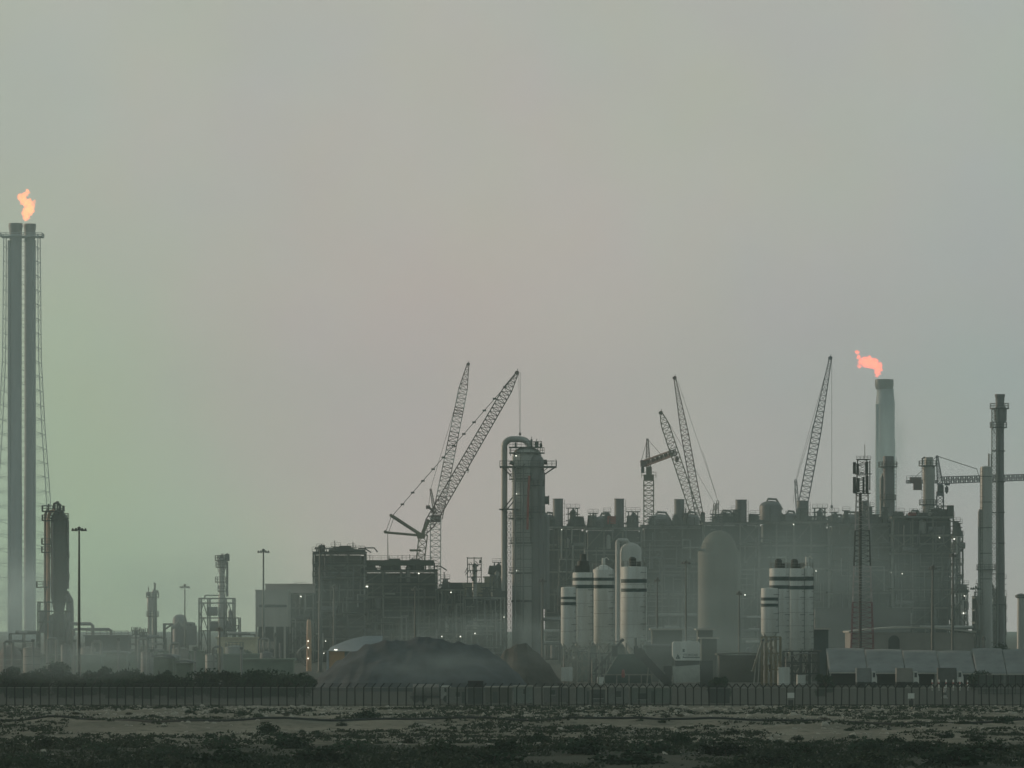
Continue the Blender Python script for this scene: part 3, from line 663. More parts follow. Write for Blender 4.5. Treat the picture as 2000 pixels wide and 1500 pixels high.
U('furnace unit with big domed drum beside the blue grey crane', 1483, 1618, 1018, 1510, 16, 15, (1570, 11.5, 977), ((1507, 22, 977), (1545, 14, 1001)), ((1592, 1612, 992),))
U('furnace unit right behind the phone mast', 1619, 1742, 1022, 1500, 16, 16, (1692, 7.5, 977), ((1664, 23, 1003), (1640, 10, 1008)), ((1703, 1716, 1005), (1626, 1634, 1000)))
U('tall end unit with ragged stair edge below the stubby stack', 1743, 1862, 1008, 1490, 17, 17, None, ((1788, 16, 1000),), ((1750, 1763, 1000), (1838, 1850, 995)), (1775, 1001, 1790, 1007), nlev=8)
U('narrow outer stair tower with hanging platforms at the end of the plant', 1862, 1880, 1046, 1480, 9, 18, None, (), ((1864, 1872, 1018),), nlev=9, lamps=1)
U('low annex with railed roof at the plant right end', 1872, 1889, 1157, 1470, 8, 19, None, (), ((1880, 1888, 1142),), nlev=4, lamps=2)
U('dense dark unit crowned by a cluttered pipe deck, behind the tall light mast', 612, 712, 1078, 1450, 14, 21, None, (), ((690, 708, 1074),), nlev=9, lamps=2, group='units of the left plant block')
U('dark unit under the broken luffing crane with flat roof slab', 713, 852, 1113, 1460, 14, 22, None, (), (), nlev=7, lamps=3, group='units of the left plant block')
U('low dark unit with lit gaps between the roof slab block and tan wall', 853, 905, 1150, 1440, 12, 23, None, (), (), nlev=5, lamps=3, group='units of the left plant block')
U('low dark unit in front of the tan wall', 906, 985, 1166, 1430, 10, 24, None, (), (), nlev=4, lamps=2, group='units of the left plant block')
U('murky low unit between the concrete hall and the light mast', 560, 612, 1158, 1430, 10, 25, None, (), (), nlev=5, lamps=2, group='units of the left plant block')
U('spiky process frame left against the huge column foot', 958, 982, 1122, 1560, 8, 26, None, (), ((966, 980, 1098),), nlev=6, lamps=0, group='units of the left plant block')
U('bulky framework around the foot of the slim flare', 1907, 1964, 1165, 1530, 12, 27, None, (), ((1912, 1926, 1140), (1950, 1962, 1130)), nlev=5, lamps=1, group='process units of the big plant', clad=CLAD2)
def roof_slab():
    D = 1460; t = TH('canopy_roof', 'long flat green grey roof slab on short posts over the dark unit', 'roof', D, 775, z=CH+(HZ-1113)*1460/F+.13)
    m = t.m(); m.pbox(705, 1094, 847, 1104, -1.2, 14); m.build('slab', mat('green_grey_slab', (0.085, 0.10, 0.085), .8, 0, .3, .2), t)
    for px in range(712, 850, 17):
        m = t.m(); m.pbox(px-1.2, 1104, px+1.2, 1113, 0, .5); m.build('post', STEEL, t)
    m = t.m(); m.rail([t.P(712, 1094, -1), t.P(842, 1094, -1)], 1.1, 2, .06)
    for px in (700, 722, 760, 785, 800, 830): m.bar(t.P(px if px > 706 else 706, 1094, 2), t.P(px if px > 706 else 706, 1094-random.Random(px).uniform(6, 14), 2), .1)
    m.build('railing', RAIL, t)
roof_slab()

# ------------------------------------------------------------------ vessels, halls, tanks and racks between the units
def reactor():
    D = 1330; k = D/F; t = TH('domed_reactor', 'wide dome headed reactor standing before the dark plant block', 'reactor', D, 1404)
    m = t.m(); R = 41; prof = [(R, gpy(D)), (R, 1085), (R, 1078)]
    for i in range(1, 9): a = i*math.pi/16; prof.append((max(.5, (R-6)*math.cos(a)+.4), 1078-42*math.sin(a)))
    m.plathe(1404, prof, 0, 32); s = m.build('shell', mat('olive_reactor_shell', (0.12, 0.12, 0.095), .7, 0, .4, .15, streak=True), t, True)
    m = t.m()
    for py in (1084, 1130, 1180, 1225): m.plathe(1404, [(R+1, py+1.5), (R+1, py)], 0, 32)
    m.build('ring', STEEL, s); ladder(t, 1436, 1260, 1085, -3.5)
    m = t.m(); m.pbox(1358, 1072, 1380, 1075, -3, 1); m.rail([t.P(1358, 1072, -3), t.P(1380, 1072, -3)], 1.1, 1, .06); m.build('platform', STEEL, t)
reactor()
def swan_vessel():
    D = 1300; t = TH('process_vessel', 'round topped pale vessel with square swan neck pipe behind the tall silo', 'vessel', D, 1230)
    m = t.m(); m.plathe(1232, [(21, gpy(D)), (21, 1078), (19, 1069), (13, 1063), (4, 1060)], 0, 26); m.build('shell', ALU, t, True)
    m = t.m(); m.tube([t.P(1206, gpy(D), -1), t.P(1206, 1058, -1), t.P(1208, 1055.5, -1), t.P(1224, 1055.5, -1), t.P(1228, 1062, 0)], .45, 10); m.build('swan_neck_pipe', ALU, t, True)
swan_vessel()
def hall():
    D = 1400; k = D/F; t = TH('concrete_hall', 'blank grey hall raised over an open dark ground floor', 'building', D, 553)
    m = t.m(); m.pbox(499, 1154, 563, 1224, 0, 16); m.pbox(498, 1152, 564, 1154, -.3, 16.2); m.build('wall', CONCR, t)
    m = t.m(); m.pbox(515.5, 1142, 610, 1158, 8, 22); m.pbox(515, 1139.6, 611, 1142, 7.7, 22.3); m.build('upper_block', mat('pinkish_render', (0.48, 0.41, 0.38), .85, 0, .2, .2), t)
    m = t.m(); m.pbox(506, 1181, 560, 1186, -.06, .3); m.build('window_band', GLASS, t)
    for px in (501, 516, 537, 556):
        m = t.m(); m.pbox(px-2, 1224, px+2, gpy(D), 0, .8); m.build('column', CONCR, t)
    m = t.m(); m.pbox(502, 1224, 561, gpy(D), 6, 15); m.build('recessed_wall', BLACK, t)  # near-black wall paints in the shade of the open ground floor
    m = t.m(); m.pbox(506, 1253, 536, 1268, 1.5, 4); m.build('store_box', PALE, t)
hall()
def shed(label, name, cat, D, a, b, top, mat_, depth=14, peak=0, door=None, roofmat=None):
    t = TH(name, label, cat, D, (a+b)/2); z0 = 0; A, B = t.P(a, top), t.P(b, top); h = A.z
    m = t.m(); m.box(A.x, B.x, 0, depth, 0, h); n = int((B.x-A.x)/3)
    for i in range(1, n): x = A.x+(B.x-A.x)*i/n; m.box(x-.05, x+.05, -.08, 0, 0, h-.1)
    m.build('wall', mat_, t)
    m = t.m(); n = 10; v0 = None
    for i in range(n):
        xa, xb = A.x-.4+(B.x-A.x+.8)*i/n, A.x-.4+(B.x-A.x+.8)*(i+1)/n
        za, zb = (h+peak*t.k*math.sin(math.pi*q/n) for q in (i, i+1))
        k = len(m.v); m.v += [(x, y, z+dz) for (x, z) in ((xa, za), (xb, zb)) for y in (-.5, depth+.5) for dz in (.02, .32)]
        m.f += [tuple(k+q for q in f) for f in ((0,1,3,2),(4,6,7,5),(0,4,5,1),(2,3,7,6),(1,5,7,3),(0,2,6,4))]
    m.build('roof', roofmat or mat_, t)
    if door:
        m = t.m(); m.pbox(door[0], door[1], door[2], door[3], -.12, .1); m.build('door', BLACK, t)
    return t
shed('low tan sheet walled shed behind the dark low units', 'warehouse', 'building', 1620, 868, 962, 1140, TANW, 12)
shed('stepped tan block beside the spiky frame', 'warehouse', 'building', 1640, 946, 975, 1128, TANW, 10)
t = shed('long pale warehouse with shallow curved roof behind the phone mast', 'warehouse', 'building', 1120, 1662, 1902, 1236, PALE, 20, 9, None, ROOFP)
m = t.m(); p = t.P(1746, 0); m.lathe(0, 0, [(.01, 0)], 3); m.v.clear(); m.f.clear()
pts = [(1735, gpy(1120)), (1735, 1250), (1738, 1244), (1743, 1241), (1749, 1241), (1754, 1244), (1757, 1250), (1757, gpy(1120))]
for a, b in zip(pts, pts[1:]): m.quad(t.P(*a, -.15), t.P(*b, -.15), t.P(b[0], gpy(1120), -.15), t.P(a[0], gpy(1120), -.15))
m.build('arched_door', DARK, t)
shed('cream tank farm block with low sun glow in its colour', 'storage_block', 'building', 1350, 424, 500, 1247, CREAM, 8)
shed('long dark pipe rack building with railed roof left of the twin vessels', 'rack_building', 'building', 1430, 166, 250, 1243, DARK, 12)
shed('low grey shed with long roof under the end of the big plant', 'low_shed', 'building', 1380, 1592, 1778, 1190, mat('mauve_sheet', (0.13, 0.125, 0.125), .8, 0, .3, .2), 12)
shed('pale flat roofed store right of the tall silo', 'canopy_store', 'building', 1080, 1274, 1332, 1231, mat('murky_wall', (0.14, 0.15, 0.13), .85, 0, .3, .3), 8, 0, None, ROOFP)
shed('small pale roofed store right of the sign hopper', 'canopy_store', 'building', 1090, 1363, 1392, 1231, MATS['murky_wall'], 8, 0, None, ROOFP)
shed('low pale roofed annex in front of the small store', 'canopy_store', 'building', 1040, 1370, 1400, 1248, MATS['murky_wall'], 6, 0, None, ROOFP)
shed('teal dark block with white roof edge right of the white banded silos', 'block_store', 'building', 1010, 1590, 1618, 1230, mat('teal_block', (0.07, 0.095, 0.095), .85, 0, .3, .3), 8, 0, None, ROOFP)
shed('grey green machinery shed behind the conveyor tower', 'machine_shed', 'building', 980, 1262, 1312, 1262, mat('grey_green_wall', (0.19, 0.21, 0.20), .85, 0, .3, .3), 7, 0, None, TENT)
shed('low murky sheds between the sign hopper and the far silo legs', 'machine_shed', 'building', 960, 1405, 1486, 1280, mat('dark_olive_wall', (0.09, 0.09, 0.075), .85, 0, .3, .3), 9, 2, None, MATS['murky_wall'])

MG = mat('murky_green_wall', (0.19, 0.24, 0.19), .85, 0, .35, .25); MP = mat('pale_green_wall', (0.22, 0.25, 0.20), .85, 0, .3, .25)
for q in (('low murky shed just right of the tall light mast', 1100, 158, 196, 1282, MG), ('pale low store behind the broad dark tree', 1120, 186, 246, 1277, MP), ('murky long shed below the dark rack building', 1180, 196, 300, 1276, MG),
          ('pale boxy store left of the upright tree', 1050, 300, 345, 1284, MP), ('murky shed below the gas holder', 1160, 318, 396, 1274, MG), ('slim pale cubicle right of the upright tree', 900, 329, 337, 1287, MP),
          ('pale low wall block right of the square tree', 940, 345, 372, 1296, MP), ('long murky shed below the cream block', 1120, 396, 506, 1280, MG), ('low murky store at the hall foot', 1080, 470, 572, 1290, MG), ('murky shed in front of the left flare foot', 1200, -20, 66, 1284, MG), ('dim shed below the dome topped column', 1150, 60, 146, 1284, MG)):
    shed(q[0], 'low_store', 'building', q[1], q[2], q[3], q[4], q[5], 8, random.Random(q[2]).choice([0, 3]), None, TENT if q[5] is MP else None)
def tank(label, D, px, w_, top, m_):
    t = TH('storage_tank', label, 'tank', D, px, 'small storage tanks at the left'); k = t.k; H = t.P(0, top).z; Rr = w_*k/2
    m = t.m(); m.lathe(0, 0, [(Rr, 0), (Rr, H*.9), (Rr*1.02, H*.9), (Rr*1.02, H*.93), (Rr*.5, H*.98), (.05, H)], 24); s_ = m.build('shell', m_, t, True)
    m = t.m(); m.ringrail(0, 0, H*.93, Rr, 14, .9, .05); m.build('railing', RAIL, t); m = t.m()
    for f in (.3, .6): m.lathe(0, 0, [(Rr*1.01, H*f), (Rr*1.01, H*f+.12)], 24)
    m.build('seam', STEEL, s_); m = t.m(); m.tube([(Rr+.4, -.5, 0), (Rr+.4, -.5, H*.7), (Rr*.8, -.5, H*.8)], .16, 8); m.build('filling_pipe', PIPE, t)
for q in (('squat pale tank right of the tall light mast', 1130, 172, 30, 1262, PALE), ('grey tank between the pale store and upright tree', 1110, 288, 26, 1270, STACK), ('pale tank below the gas holder drum', 1140, 352, 34, 1264, PALE), ('small pale tank left of the pale pole', 1090, 412, 22, 1276, ALU),
          ('dull tank below the cream block', 1125, 458, 36, 1260, TENT), ('small dark tank at the hall foot', 1100, 520, 24, 1272, STACK), ('pale tank left of the dark dome topped column', 1140, 62, 34, 1262, PALE), ('slim grey tank before the dome topped column', 1120, 128, 18, 1256, STACK)): tank(*q)
low_clutter = random.Random(31)
for i in range(14):
    px = 20+i*40+low_clutter.uniform(-12, 12); D = 1085+low_clutter.uniform(-10, 60); t = TH('pipe_stanchion', ['bent pipe riser among the left sheds', 'short valve stand among the left sheds'][i % 2], 'pipework', D, px, ['pipe risers among the left sheds', 'valve stands among the left sheds'][i % 2])
    top = 1246+low_clutter.uniform(0, 24); m = t.m()
    if i % 2 == 0: m.tube([t.P(px, gpy(D)), t.P(px, top), t.P(px+3, top-3), t.P(px+14, top-3), t.P(px+17, top), t.P(px+17, gpy(D))], .25, 8); m.build('pipe', PIPE, t)
    else: m.bar(t.P(px, gpy(D)), t.P(px, top), .22, 8); m.build('stem', STACK, t); m = t.m(); m.pbox(px-3, top, px+3, top+5, -.5, .5); m.build('valve_body', SOOT, t)
def rack_pipes():
    D = 1425; t = TH('pipe_loop', 'looped pipes running above the dark rack building roof', 'pipework', D, 195, z=CH+(HZ-1243)*1425/F+.33)
    for pts, r in (([(135, 1218.5), (176, 1218.5), (180, 1222), (180, 1240)], .42), ([(143, 1242), (143, 1231), (146, 1229), (212, 1229), (216, 1232), (216, 1242)], .34)):
        m = t.m(); m.tube([t.P(*q, 2) for q in pts], r, 8); m.build('pipe', STACK, t)
    m = t.m(); m.rail([t.P(168, 1242, .5), t.P(250, 1242, .5)], 1.2, 1.6, .09); m.build('railing', RAIL, t)
rack_pipes()
def compressor():
    D = 1420; k = D/F; t = TH('compressor_house', 'round gas holder drum with side gantry and pipe bridge', 'vessel', D, 350)
    m = t.m(); m.plathe(351, [(14, gpy(D)), (14, 1212), (12.5, 1206), (8, 1201.5), (3, 1200)], 0, 22); m.build('drum', STACK, t, True)
    m = t.m()
    for px in (321, 337):
        for y in (-3, 3): m.bar(t.P(px, gpy(D), y), t.P(px, 1218, y), .25)
    for y in (-3, 3): m.bar(t.P(320, 1219, y), t.P(340, 1219, y), .3); m.bar(t.P(321, 1230, y), t.P(337, 1219, y), .15)
    m.build('gantry', DARK, t)
    m = t.m(); m.tube([t.P(364, 1230), t.P(368, 1218), t.P(376, 1218), t.P(378, 1245)], .7, 10); m.pbox(366, 1222, 384, 1260, -2, 2); m.build('pump_skid', STACK, t)
    m = t.m(); m.tube([t.P(338, 1226, -3.4), t.P(345, 1222, -3.4), t.P(351, 1214, -3.4), t.P(357, 1222, -3.4), t.P(366, 1228, -3.4)], .5, 10); m.build('pipe', PIPE, t)
compressor()
def low_rack(label, D, a, b, top, seed):
    t = TH('pipe_rack', label, 'pipe rack', D, (a+b)/2, 'low pipe racks at the plant foot'); rng = random.Random(seed); A, B = t.P(a, top), t.P(b, top); H = A.z
    m = t.m(); n = int((B.x-A.x)/5)+1
    for i in range(n+1):
        x = A.x+(B.x-A.x)*i/n
        for y in (0, 5): m.bar((x, y, 0), (x, y, H), .2)
        for z in (H, H*.72, H*.45): m.bar((x, 0, z), (x, 5, z), .16)
    for z in (H, H*.45): m.bar((A.x, 0, z), (B.x, 0, z), .18); m.bar((A.x, 5, z), (B.x, 5, z), .18)
    m.build('frame', DARK, t)
    for z in (H, H*.72, H*.45):
        for i in range(4):
            m = t.m(); r = rng.uniform(.18, .42); y = .6+i*1.2; m.tube([(A.x+rng.uniform(0, 3), y, z+r), (B.x-rng.uniform(0, 3), y, z+r)], r, 8); m.build('pipe', rng.choice([PIPE, STACK, ALU]), t)
    for i in range(3):
        m = t.m(); x = rng.uniform(A.x+2, B.x-2); m.box(x-1.5, x+1.5, 1, 4, .1, H*.42); m.build('exchanger_skid', CLAD, t)
low_rack('low pipe rack below the furnace units left of the tall silo', 1380, 1058, 1200, 1212, 1)
low_rack('low pipe rack between the tall silo and the domed reactor', 1385, 1262, 1362, 1205, 2)
low_rack('low pipe rack right of the domed reactor', 1375, 1446, 1600, 1208, 3)
low_rack('low pipe rack under the ragged right end of the plant', 1400, 1780, 1908, 1228, 4)
low_rack('low pipe rack beside the dark dome topped column', 1380, 18, 72, 1238, 5)
low_rack('low pipe rack between twin vessels and gas holder', 1400, 252, 322, 1246, 6)
low_rack('low pipe rack beside the framed column toward the hall', 1410, 440, 498, 1240, 7)
def flare_pipe_tower():
    D = 1500; t = TH('lattice_tower', 'small bushy vessel frame on a thick pole above the tan shed', 'tower', D, 926)
    m = t.m(); m.plathe(927, [(4.5, gpy(D)), (4.5, 1105), (3, 1100)], 0, 14); m.build('pole', ALU, t, True)
    m = t.m(); rng = random.Random(9)
    for px in (913, 926, 940):
        for y in (-1.4, 1.4): m.bar(t.P(px, 1140, y), t.P(px, 1088, y), .14)
    for py in (1090, 1103, 1114, 1127, 1139):
        for y in (-1.4, 1.4): m.bar(t.P(912, py, y), t.P(941, py, y), .14)
    for i in range(14): a, b = rng.uniform(912, 940), rng.uniform(1088, 1136); m.bar(t.P(a, b, rng.uniform(-1.4, 1.4)), t.P(a+rng.uniform(-6, 6), b+rng.uniform(4, 14), 0), .12)
    for i in range(7): a, b = rng.uniform(912, 936), rng.uniform(1088, 1132); m.pbox(a, b, a+rng.uniform(2, 5), b+rng.uniform(3, 7), -1, 1)
    m.build('frame', STEEL, t)
flare_pipe_tower()
def sunlit_vessel():
    D = 1180; t = TH('process_vessel', 'slim capped vessel with orange sun glow painted into its colour', 'vessel', D, 604)
    m = t.m(); m.plathe(603.5, [(5, gpy(D)), (5, 1240), (4, 1215), (3, 1210)], 0, 18); s = m.build('shell', mat('sun_glow_vessel_paint', (0.62, 0.38, 0.24), .5, 0, .2, .5), t, True)  # orange sunlight is painted into the shell colour
    m = t.m(); m.plathe(605, [(6.5, 1250), (6.5, 1215), (4, 1212)], 1.2, 16); m.build('upper_drum', CLAD2, t, True)
    m = t.m(); m.tube([t.P(597, 1300, -.5), t.P(586, 1285, -.5), t.P(582, 1276, -.5), t.P(588, 1268, -.5), t.P(598, 1262, 0)], .3, 8); m.build('hose', PIPE, t)
    for py in (1252, 1265, 1286):
        m = t.m(); q = t.P(602, py, -.62); m.box(q.x-.12, q.x+.12, q.y-.1, q.y, q.z-.1, q.z+.1); m.build('lamp', LAMPW, t)
sunlit_vessel()

# ------------------------------------------------------------------ cranes
def crane_base(t, px, D, col):
    x = t.P(px, 0).x
    for y in (-3.2, 3.2):
        m = t.m(); n = 14; pr = [(-4.2, .1), (4.2, .1), (4.8, .7), (4.2, 1.3), (-4.2, 1.3), (-4.8, .7)]; k = len(m.v)
        m.v += [(x+a, y+dy, z) for dy in (-.5, .5) for a, z in pr]; m.f += [tuple(range(5, -1, -1)), tuple(range(6, 12))]+[(i, (i+1) % 6, 6+(i+1) % 6, 6+i) for i in range(6)]
        m.build('track', RUBBER, t)
    m = t.m(); m.box(x-4.5, x+3, -1.8, 1.8, 1.5, 4.2); m.box(x-6, x-4.2, -2.2, 2.2, 1.6, 3.8); m.box(x+1.8, x+3.6, -2.9, -1.8, 1.8, 4.2); m.build('upper_body', col, t)
def rope(t, a, b, r=.06, name='pendant_rope', y=0.0, m_=None):
    m = t.m(); m.bar(t.P(a[0], a[1], y), t.P(b[0], b[1], y), r); return m.build(name, m_ or STEEL, t)
def sheave_head(t, px, py, s, col, name='boom_head'):
    m = t.m(); c_ = t.P(px, py); r = s*t.k
    for y in (-.5, .5): m.bar((c_.x, y-.15, c_.z), (c_.x, y+.15, c_.z), r, 14)
    m.box(c_.x-r*1.2, c_.x+r*.9, -.8, .8, c_.z-r*.7, c_.z+r*.5); m.bar((c_.x, 0, c_.z), (c_.x+r*.3, 0, c_.z+r*2), .1); m.build(name, col, t)
def hook(t, px, py, s, col):
    m = t.m(); c_ = t.P(px, py); r = s*t.k; m.lathe(c_.x, 0, [(.05, c_.z-r), (r*.7, c_.z-r*.3), (r*.6, c_.z+r*.7), (.08, c_.z+r*1.2)], 10)
    m.tube([(c_.x, 0, c_.z-r), (c_.x+r*.5, 0, c_.z-r*1.4), (c_.x, 0, c_.z-r*1.9), (c_.x-r*.5, 0, c_.z-r*1.5)], r*.16, 6); m.build('hook_block', col, t)
def luffing_crane():
    D = 1640; k = D/F; t = TH('crawler_crane', 'dark luffing crane with splayed struts lifting over the huge column', 'crane', D, 808, 'cranes over the plant')
    crane_base(t, 800, D, CRANEO)
    m = t.m(); m.lattice(t.P(801, 1262), t.P(827, 1044), 16*k, 16*k, 17, .2, .12); m.build('tower_mast', CRANEO, t)
    m = t.m(); m.lattice(t.P(827, 1044), t.P(1010, 729), 21*k, 17*k, 40, .17, .10, ends=(.07, .10)); m.build('boom', CRANE, t)
    m = t.m(); m.bar(t.P(826, 1040, -1), t.P(838, 1015, -1), .7); m.pbox(815, 1040, 830, 1052, -1.4, 1.4); m.build('tower_head', CRANEO, t); m = t.m(); m.pbox(800, 1073, 822, 1077, -1.5, 1.5); m.build('service_platform', CRANEO, t)
    for q, r in (((766, 1008), .55), ((755, 1040), .38)):
        m = t.m()
        for y in (-1, 1): m.bar(t.P(824, 1046, y*.8), t.P(q[0], q[1], y*.4), r, 6)
        m.bar(t.P(q[0]-2, q[1]-1, -1.2), t.P(q[0]-2, q[1]-1, 1.2), .5, 8); m.build('strut', CRANEO, t)
    rope(t, (766, 1008), (1006, 733), .12); rope(t, (764, 1009), (753, 1040), .1); rope(t, (769, 1012), (759, 1040), .1); rope(t, (757, 1040), (758, 1262), .08); rope(t, (757, 1040), (763, 1262), .08)
    m = t.m()
    for i in range(1, 12): u = i/12; q = t.P(766+240*u, 1008-275*u); m.box(q.x-.5, q.x+.5, -.2, .2, q.z-.25, q.z+.25)
    m.build('pendant_link', STEEL, t)
    sheave_head(t, 1010, 728, 4.0, CRANE); rope(t, (1016, 727), (1016, 846), .07, 'hoist_rope'); rope(t, (1013, 727), (1015, 846), .05, 'hoist_rope'); hook(t, 1015.5, 848, 3.4, CRANE)
    rope(t, (928, 878), (915, 914), .06, 'hoist_rope'); hook(t, 914, 918, 2.8, CRANE)
luffing_crane()
def pale_crane():
    D = 1720; k = D/F; t = TH('crawler_crane', 'pale red and white lattice crane pointing up behind the dark one', 'crane', D, 850, 'cranes over the plant')
    crane_base(t, 846, D, CRANEW)
    m = t.m(); m.lattice(t.P(850, 1255), t.P(851, 1012), 20*k, 20*k, 22, .17, .1); m.build('tower_mast', CRANEW, t)
    segs = [(0, .14, CRANE), (.14, .24, CRANEW), (.24, .36, CRANE), (.36, .44, CRANEW), (.44, .56, CRANE), (.56, .66, CRANEW), (.66, .72, CRANE), (.72, .84, CRANEW), (.84, 1, CRANE)]
    A, B = t.P(854, 1012), t.P(914, 712)
    for u0, u1, cm in segs:
        def wd(u): return (20-4*u)*k*(1 if u < .84 else 1-.75*(u-.84)/.16)
        m = t.m(); m.lattice(A.lerp(B, u0), A.lerp(B, u1), wd(u0), wd(u1), max(3, round((u1-u0)*34)), .15, .09); m.build('boom_section', cm, t)
    m = t.m(); m.lattice(t.P(850, 1005), t.P(841, 955), 6*k, 3*k, 8, .14, .09); m.build('mast', CRANE, t)
    m = t.m(); m.bar(t.P(850, 1002), t.P(837, 990), .4, 6); m.pbox(832, 987, 840, 994, -.8, .8); m.build('strut', CRANE, t)
    m = t.m(); m.pbox(841, 1006, 862, 1020, -1.5, 1.5); m.build('tower_head', CRANE, t)
    rope(t, (841, 955), (905, 740), .07); rope(t, (841, 955), (837, 990), .07); sheave_head(t, 915, 711, 3, CRANE)
pale_crane()
def boom_crane(label, D, foot, tip, w, n, col, mast=None, ropes=(), hooks=(), ends=(.1, .16), r=.15):
    k = D/F; t = TH('crawler_crane', label, 'crane', D, foot[0], 'cranes over the plant'); crane_base(t, foot[0], D, col)
    m = t.m(); m.lattice(t.P(*foot), t.P(*tip), w*k, w*k*.8, n, r, r*.6, ends=ends); m.build('boom', col, t)
    if mast:
        m = t.m(); m.lattice(t.P(*mast[0]), t.P(*mast[1]), 9*k, 4*k, 9, .15, .1); m.build('mast', col, t)
    for a, b in ropes: rope(t, a, b, .06, 'pendant_rope')
    for px, y0, y1 in hooks: rope(t, (px, y0), (px, y1), .07, 'hoist_rope'); hook(t, px, y1+4, 3.6, col)
    sheave_head(t, tip[0], tip[1], 3.6, col); return t
boom_crane('tall steep lattice crane leaning left, taller of the leaning pair', 1760, (1412, 1266), (1318, 738), 17, 52, CRANE, ((1390, 1180), (1402, 978)), (((1402, 978), (1324, 745)), ((1402, 978), (1372, 880))), (), (.06, .2))
boom_crane('shorter lattice crane with thick boom leaning left across its taller neighbour', 1680, (1444, 1262), (1291, 806), 19, 46, CRANEO, ((1385, 1130), (1396, 984)), (((1396, 984), (1300, 815)),), (), (.06, .05))
boom_crane('blue grey lattice crane leaning right with hook hanging clear', 1740, (1516, 1264), (1622, 699), 20, 54, CRANEB, ((1564, 1080), (1554, 937)), (((1554, 937), (1617, 712)), ((1554, 937), (1549, 985)), ((1556, 937), (1600, 790))), ((1624.5, 700, 986),), (.05, .25))
def tower_crane_a():
    D = 1780; k = D/F; t = TH('tower_crane', 'tower crane with short tilted jib swung toward the viewer', 'crane', D, 1267, 'tower cranes over the plant')
    m = t.m(); m.lattice(t.P(1267, gpy(D)), t.P(1267, 938), 19*k, 19*k, 34, .2, .12); m.build('mast', CRANEO, t)
    m = t.m(); m.pbox(1257, 927, 1277, 939, -1.5, 1.5); m.pbox(1262, 912, 1273, 927, -1, 1)
    m.rail([t.P(1253, 934, -2), t.P(1281, 934, -2)], 1.8, 2, .1); m.build('slewing_collar', CRANEO, t)
    m = t.m(); m.pbox(1252, 912, 1258, 924, -1.6, .6); m.build('cab', GLASS, t)
    m = t.m(); m.lattice(t.P(1266, 912), t.P(1264.5, 857), 9*k, 3*k, 8, .17, .1); m.build('apex', CRANE, t)
    m = t.m(); m.pbox(1251, 899, 1268, 911, -1.6, 2.4); m.build('counterweight', CRANE, t)
    m = t.m(); m.lattice(t.P(1258, 905, 3), t.P(1311, 889, -26), 11*k, 10*k, 14, .28, .2); A, B = t.P(1264, 906, 0), t.P(1308, 892, -25)
    m.bar(A, B, .7); m.build('jib', CRANE, t)
    m = t.m(); m.bar(t.P(1265, 858), t.P(1291, 893, -15), .09); m.bar(t.P(1264, 858), t.P(1253, 899, 1), .09); m.build('tie_rope', STEEL, t)
    m = t.m(); c_ = t.P(1317, 902, -28); m.bar(t.P(1310, 889, -26), c_, .07); m.lathe(c_.x, -28, [(.1, c_.z-1), (.6, c_.z-.5), (.6, c_.z+.5), (.1, c_.z+1)], 10); m.build('hook_block', CRANE, t)
tower_crane_a()
def tower_crane_b():
    D = 1620; k = D/F; t = TH('tower_crane', 'tower crane with very long level jib reaching the right edge', 'crane', D, 1834, 'tower cranes over the plant')
    m = t.m(); m.lattice(t.P(1836, gpy(D)), t.P(1836, 968), 13*k, 13*k, 30, .19, .12); m.build('mast', CRANEB, t)
    m = t.m(); m.pbox(1829, 960, 1843, 968, -1.4, 1.4); m.pbox(1831, 944, 1841, 960, -1, 1); m.build('slewing_collar', CRANEB, t)
    m = t.m(); m.pbox(1834, 948, 1842, 962, -2.4, -1.1); m.build('cab', GLASS, t)
    m = t.m(); m.lattice(t.P(1836, 945), t.P(1830, 890), 10*k, 3*k, 9, .18, .1); m.build('apex', CRANEB, t)
    m = t.m(); m.lattice(t.P(1840, 938), t.P(2040, 931), 13*k, 11*k, 44, .16, .1); m.build('jib', CRANEW if 0 else CRANEB, t)
    m = t.m(); m.lattice(t.P(1832, 941), t.P(1770, 941), 5*k, 5*k, 14, .16, .1); m.rail([t.P(1770, 938, -1), t.P(1830, 938, -1)], 1.2, 1.5, .07); m.build('counter_jib', CRANEB, t)
    m = t.m(); m.pbox(1777, 932, 1799, 942, -1, 1); m.pbox(1784, 942, 1800, 957, -1.2, 1.2); m.build('counterweight', CRANE, t)
    m = t.m(); m.bar(t.P(1831, 891), t.P(1908, 916), .13); m.bar(t.P(1908, 916), t.P(1912, 931), .1); m.bar(t.P(1830, 891), t.P(1782, 937), .09); m.build('tie_rope', STEEL, t)
    m = t.m(); c_ = t.P(1849, 956); m.pbox(1845, 945, 1855, 948, -.8, .8); m.bar(t.P(1849, 945), c_, .08); m.lathe(c_.x, 0, [(.1, c_.z-1.2), (.5, c_.z-.5), (.5, c_.z+.5), (.1, c_.z+1)], 10); m.build('hook_block', CRANEB, t)
tower_crane_b()

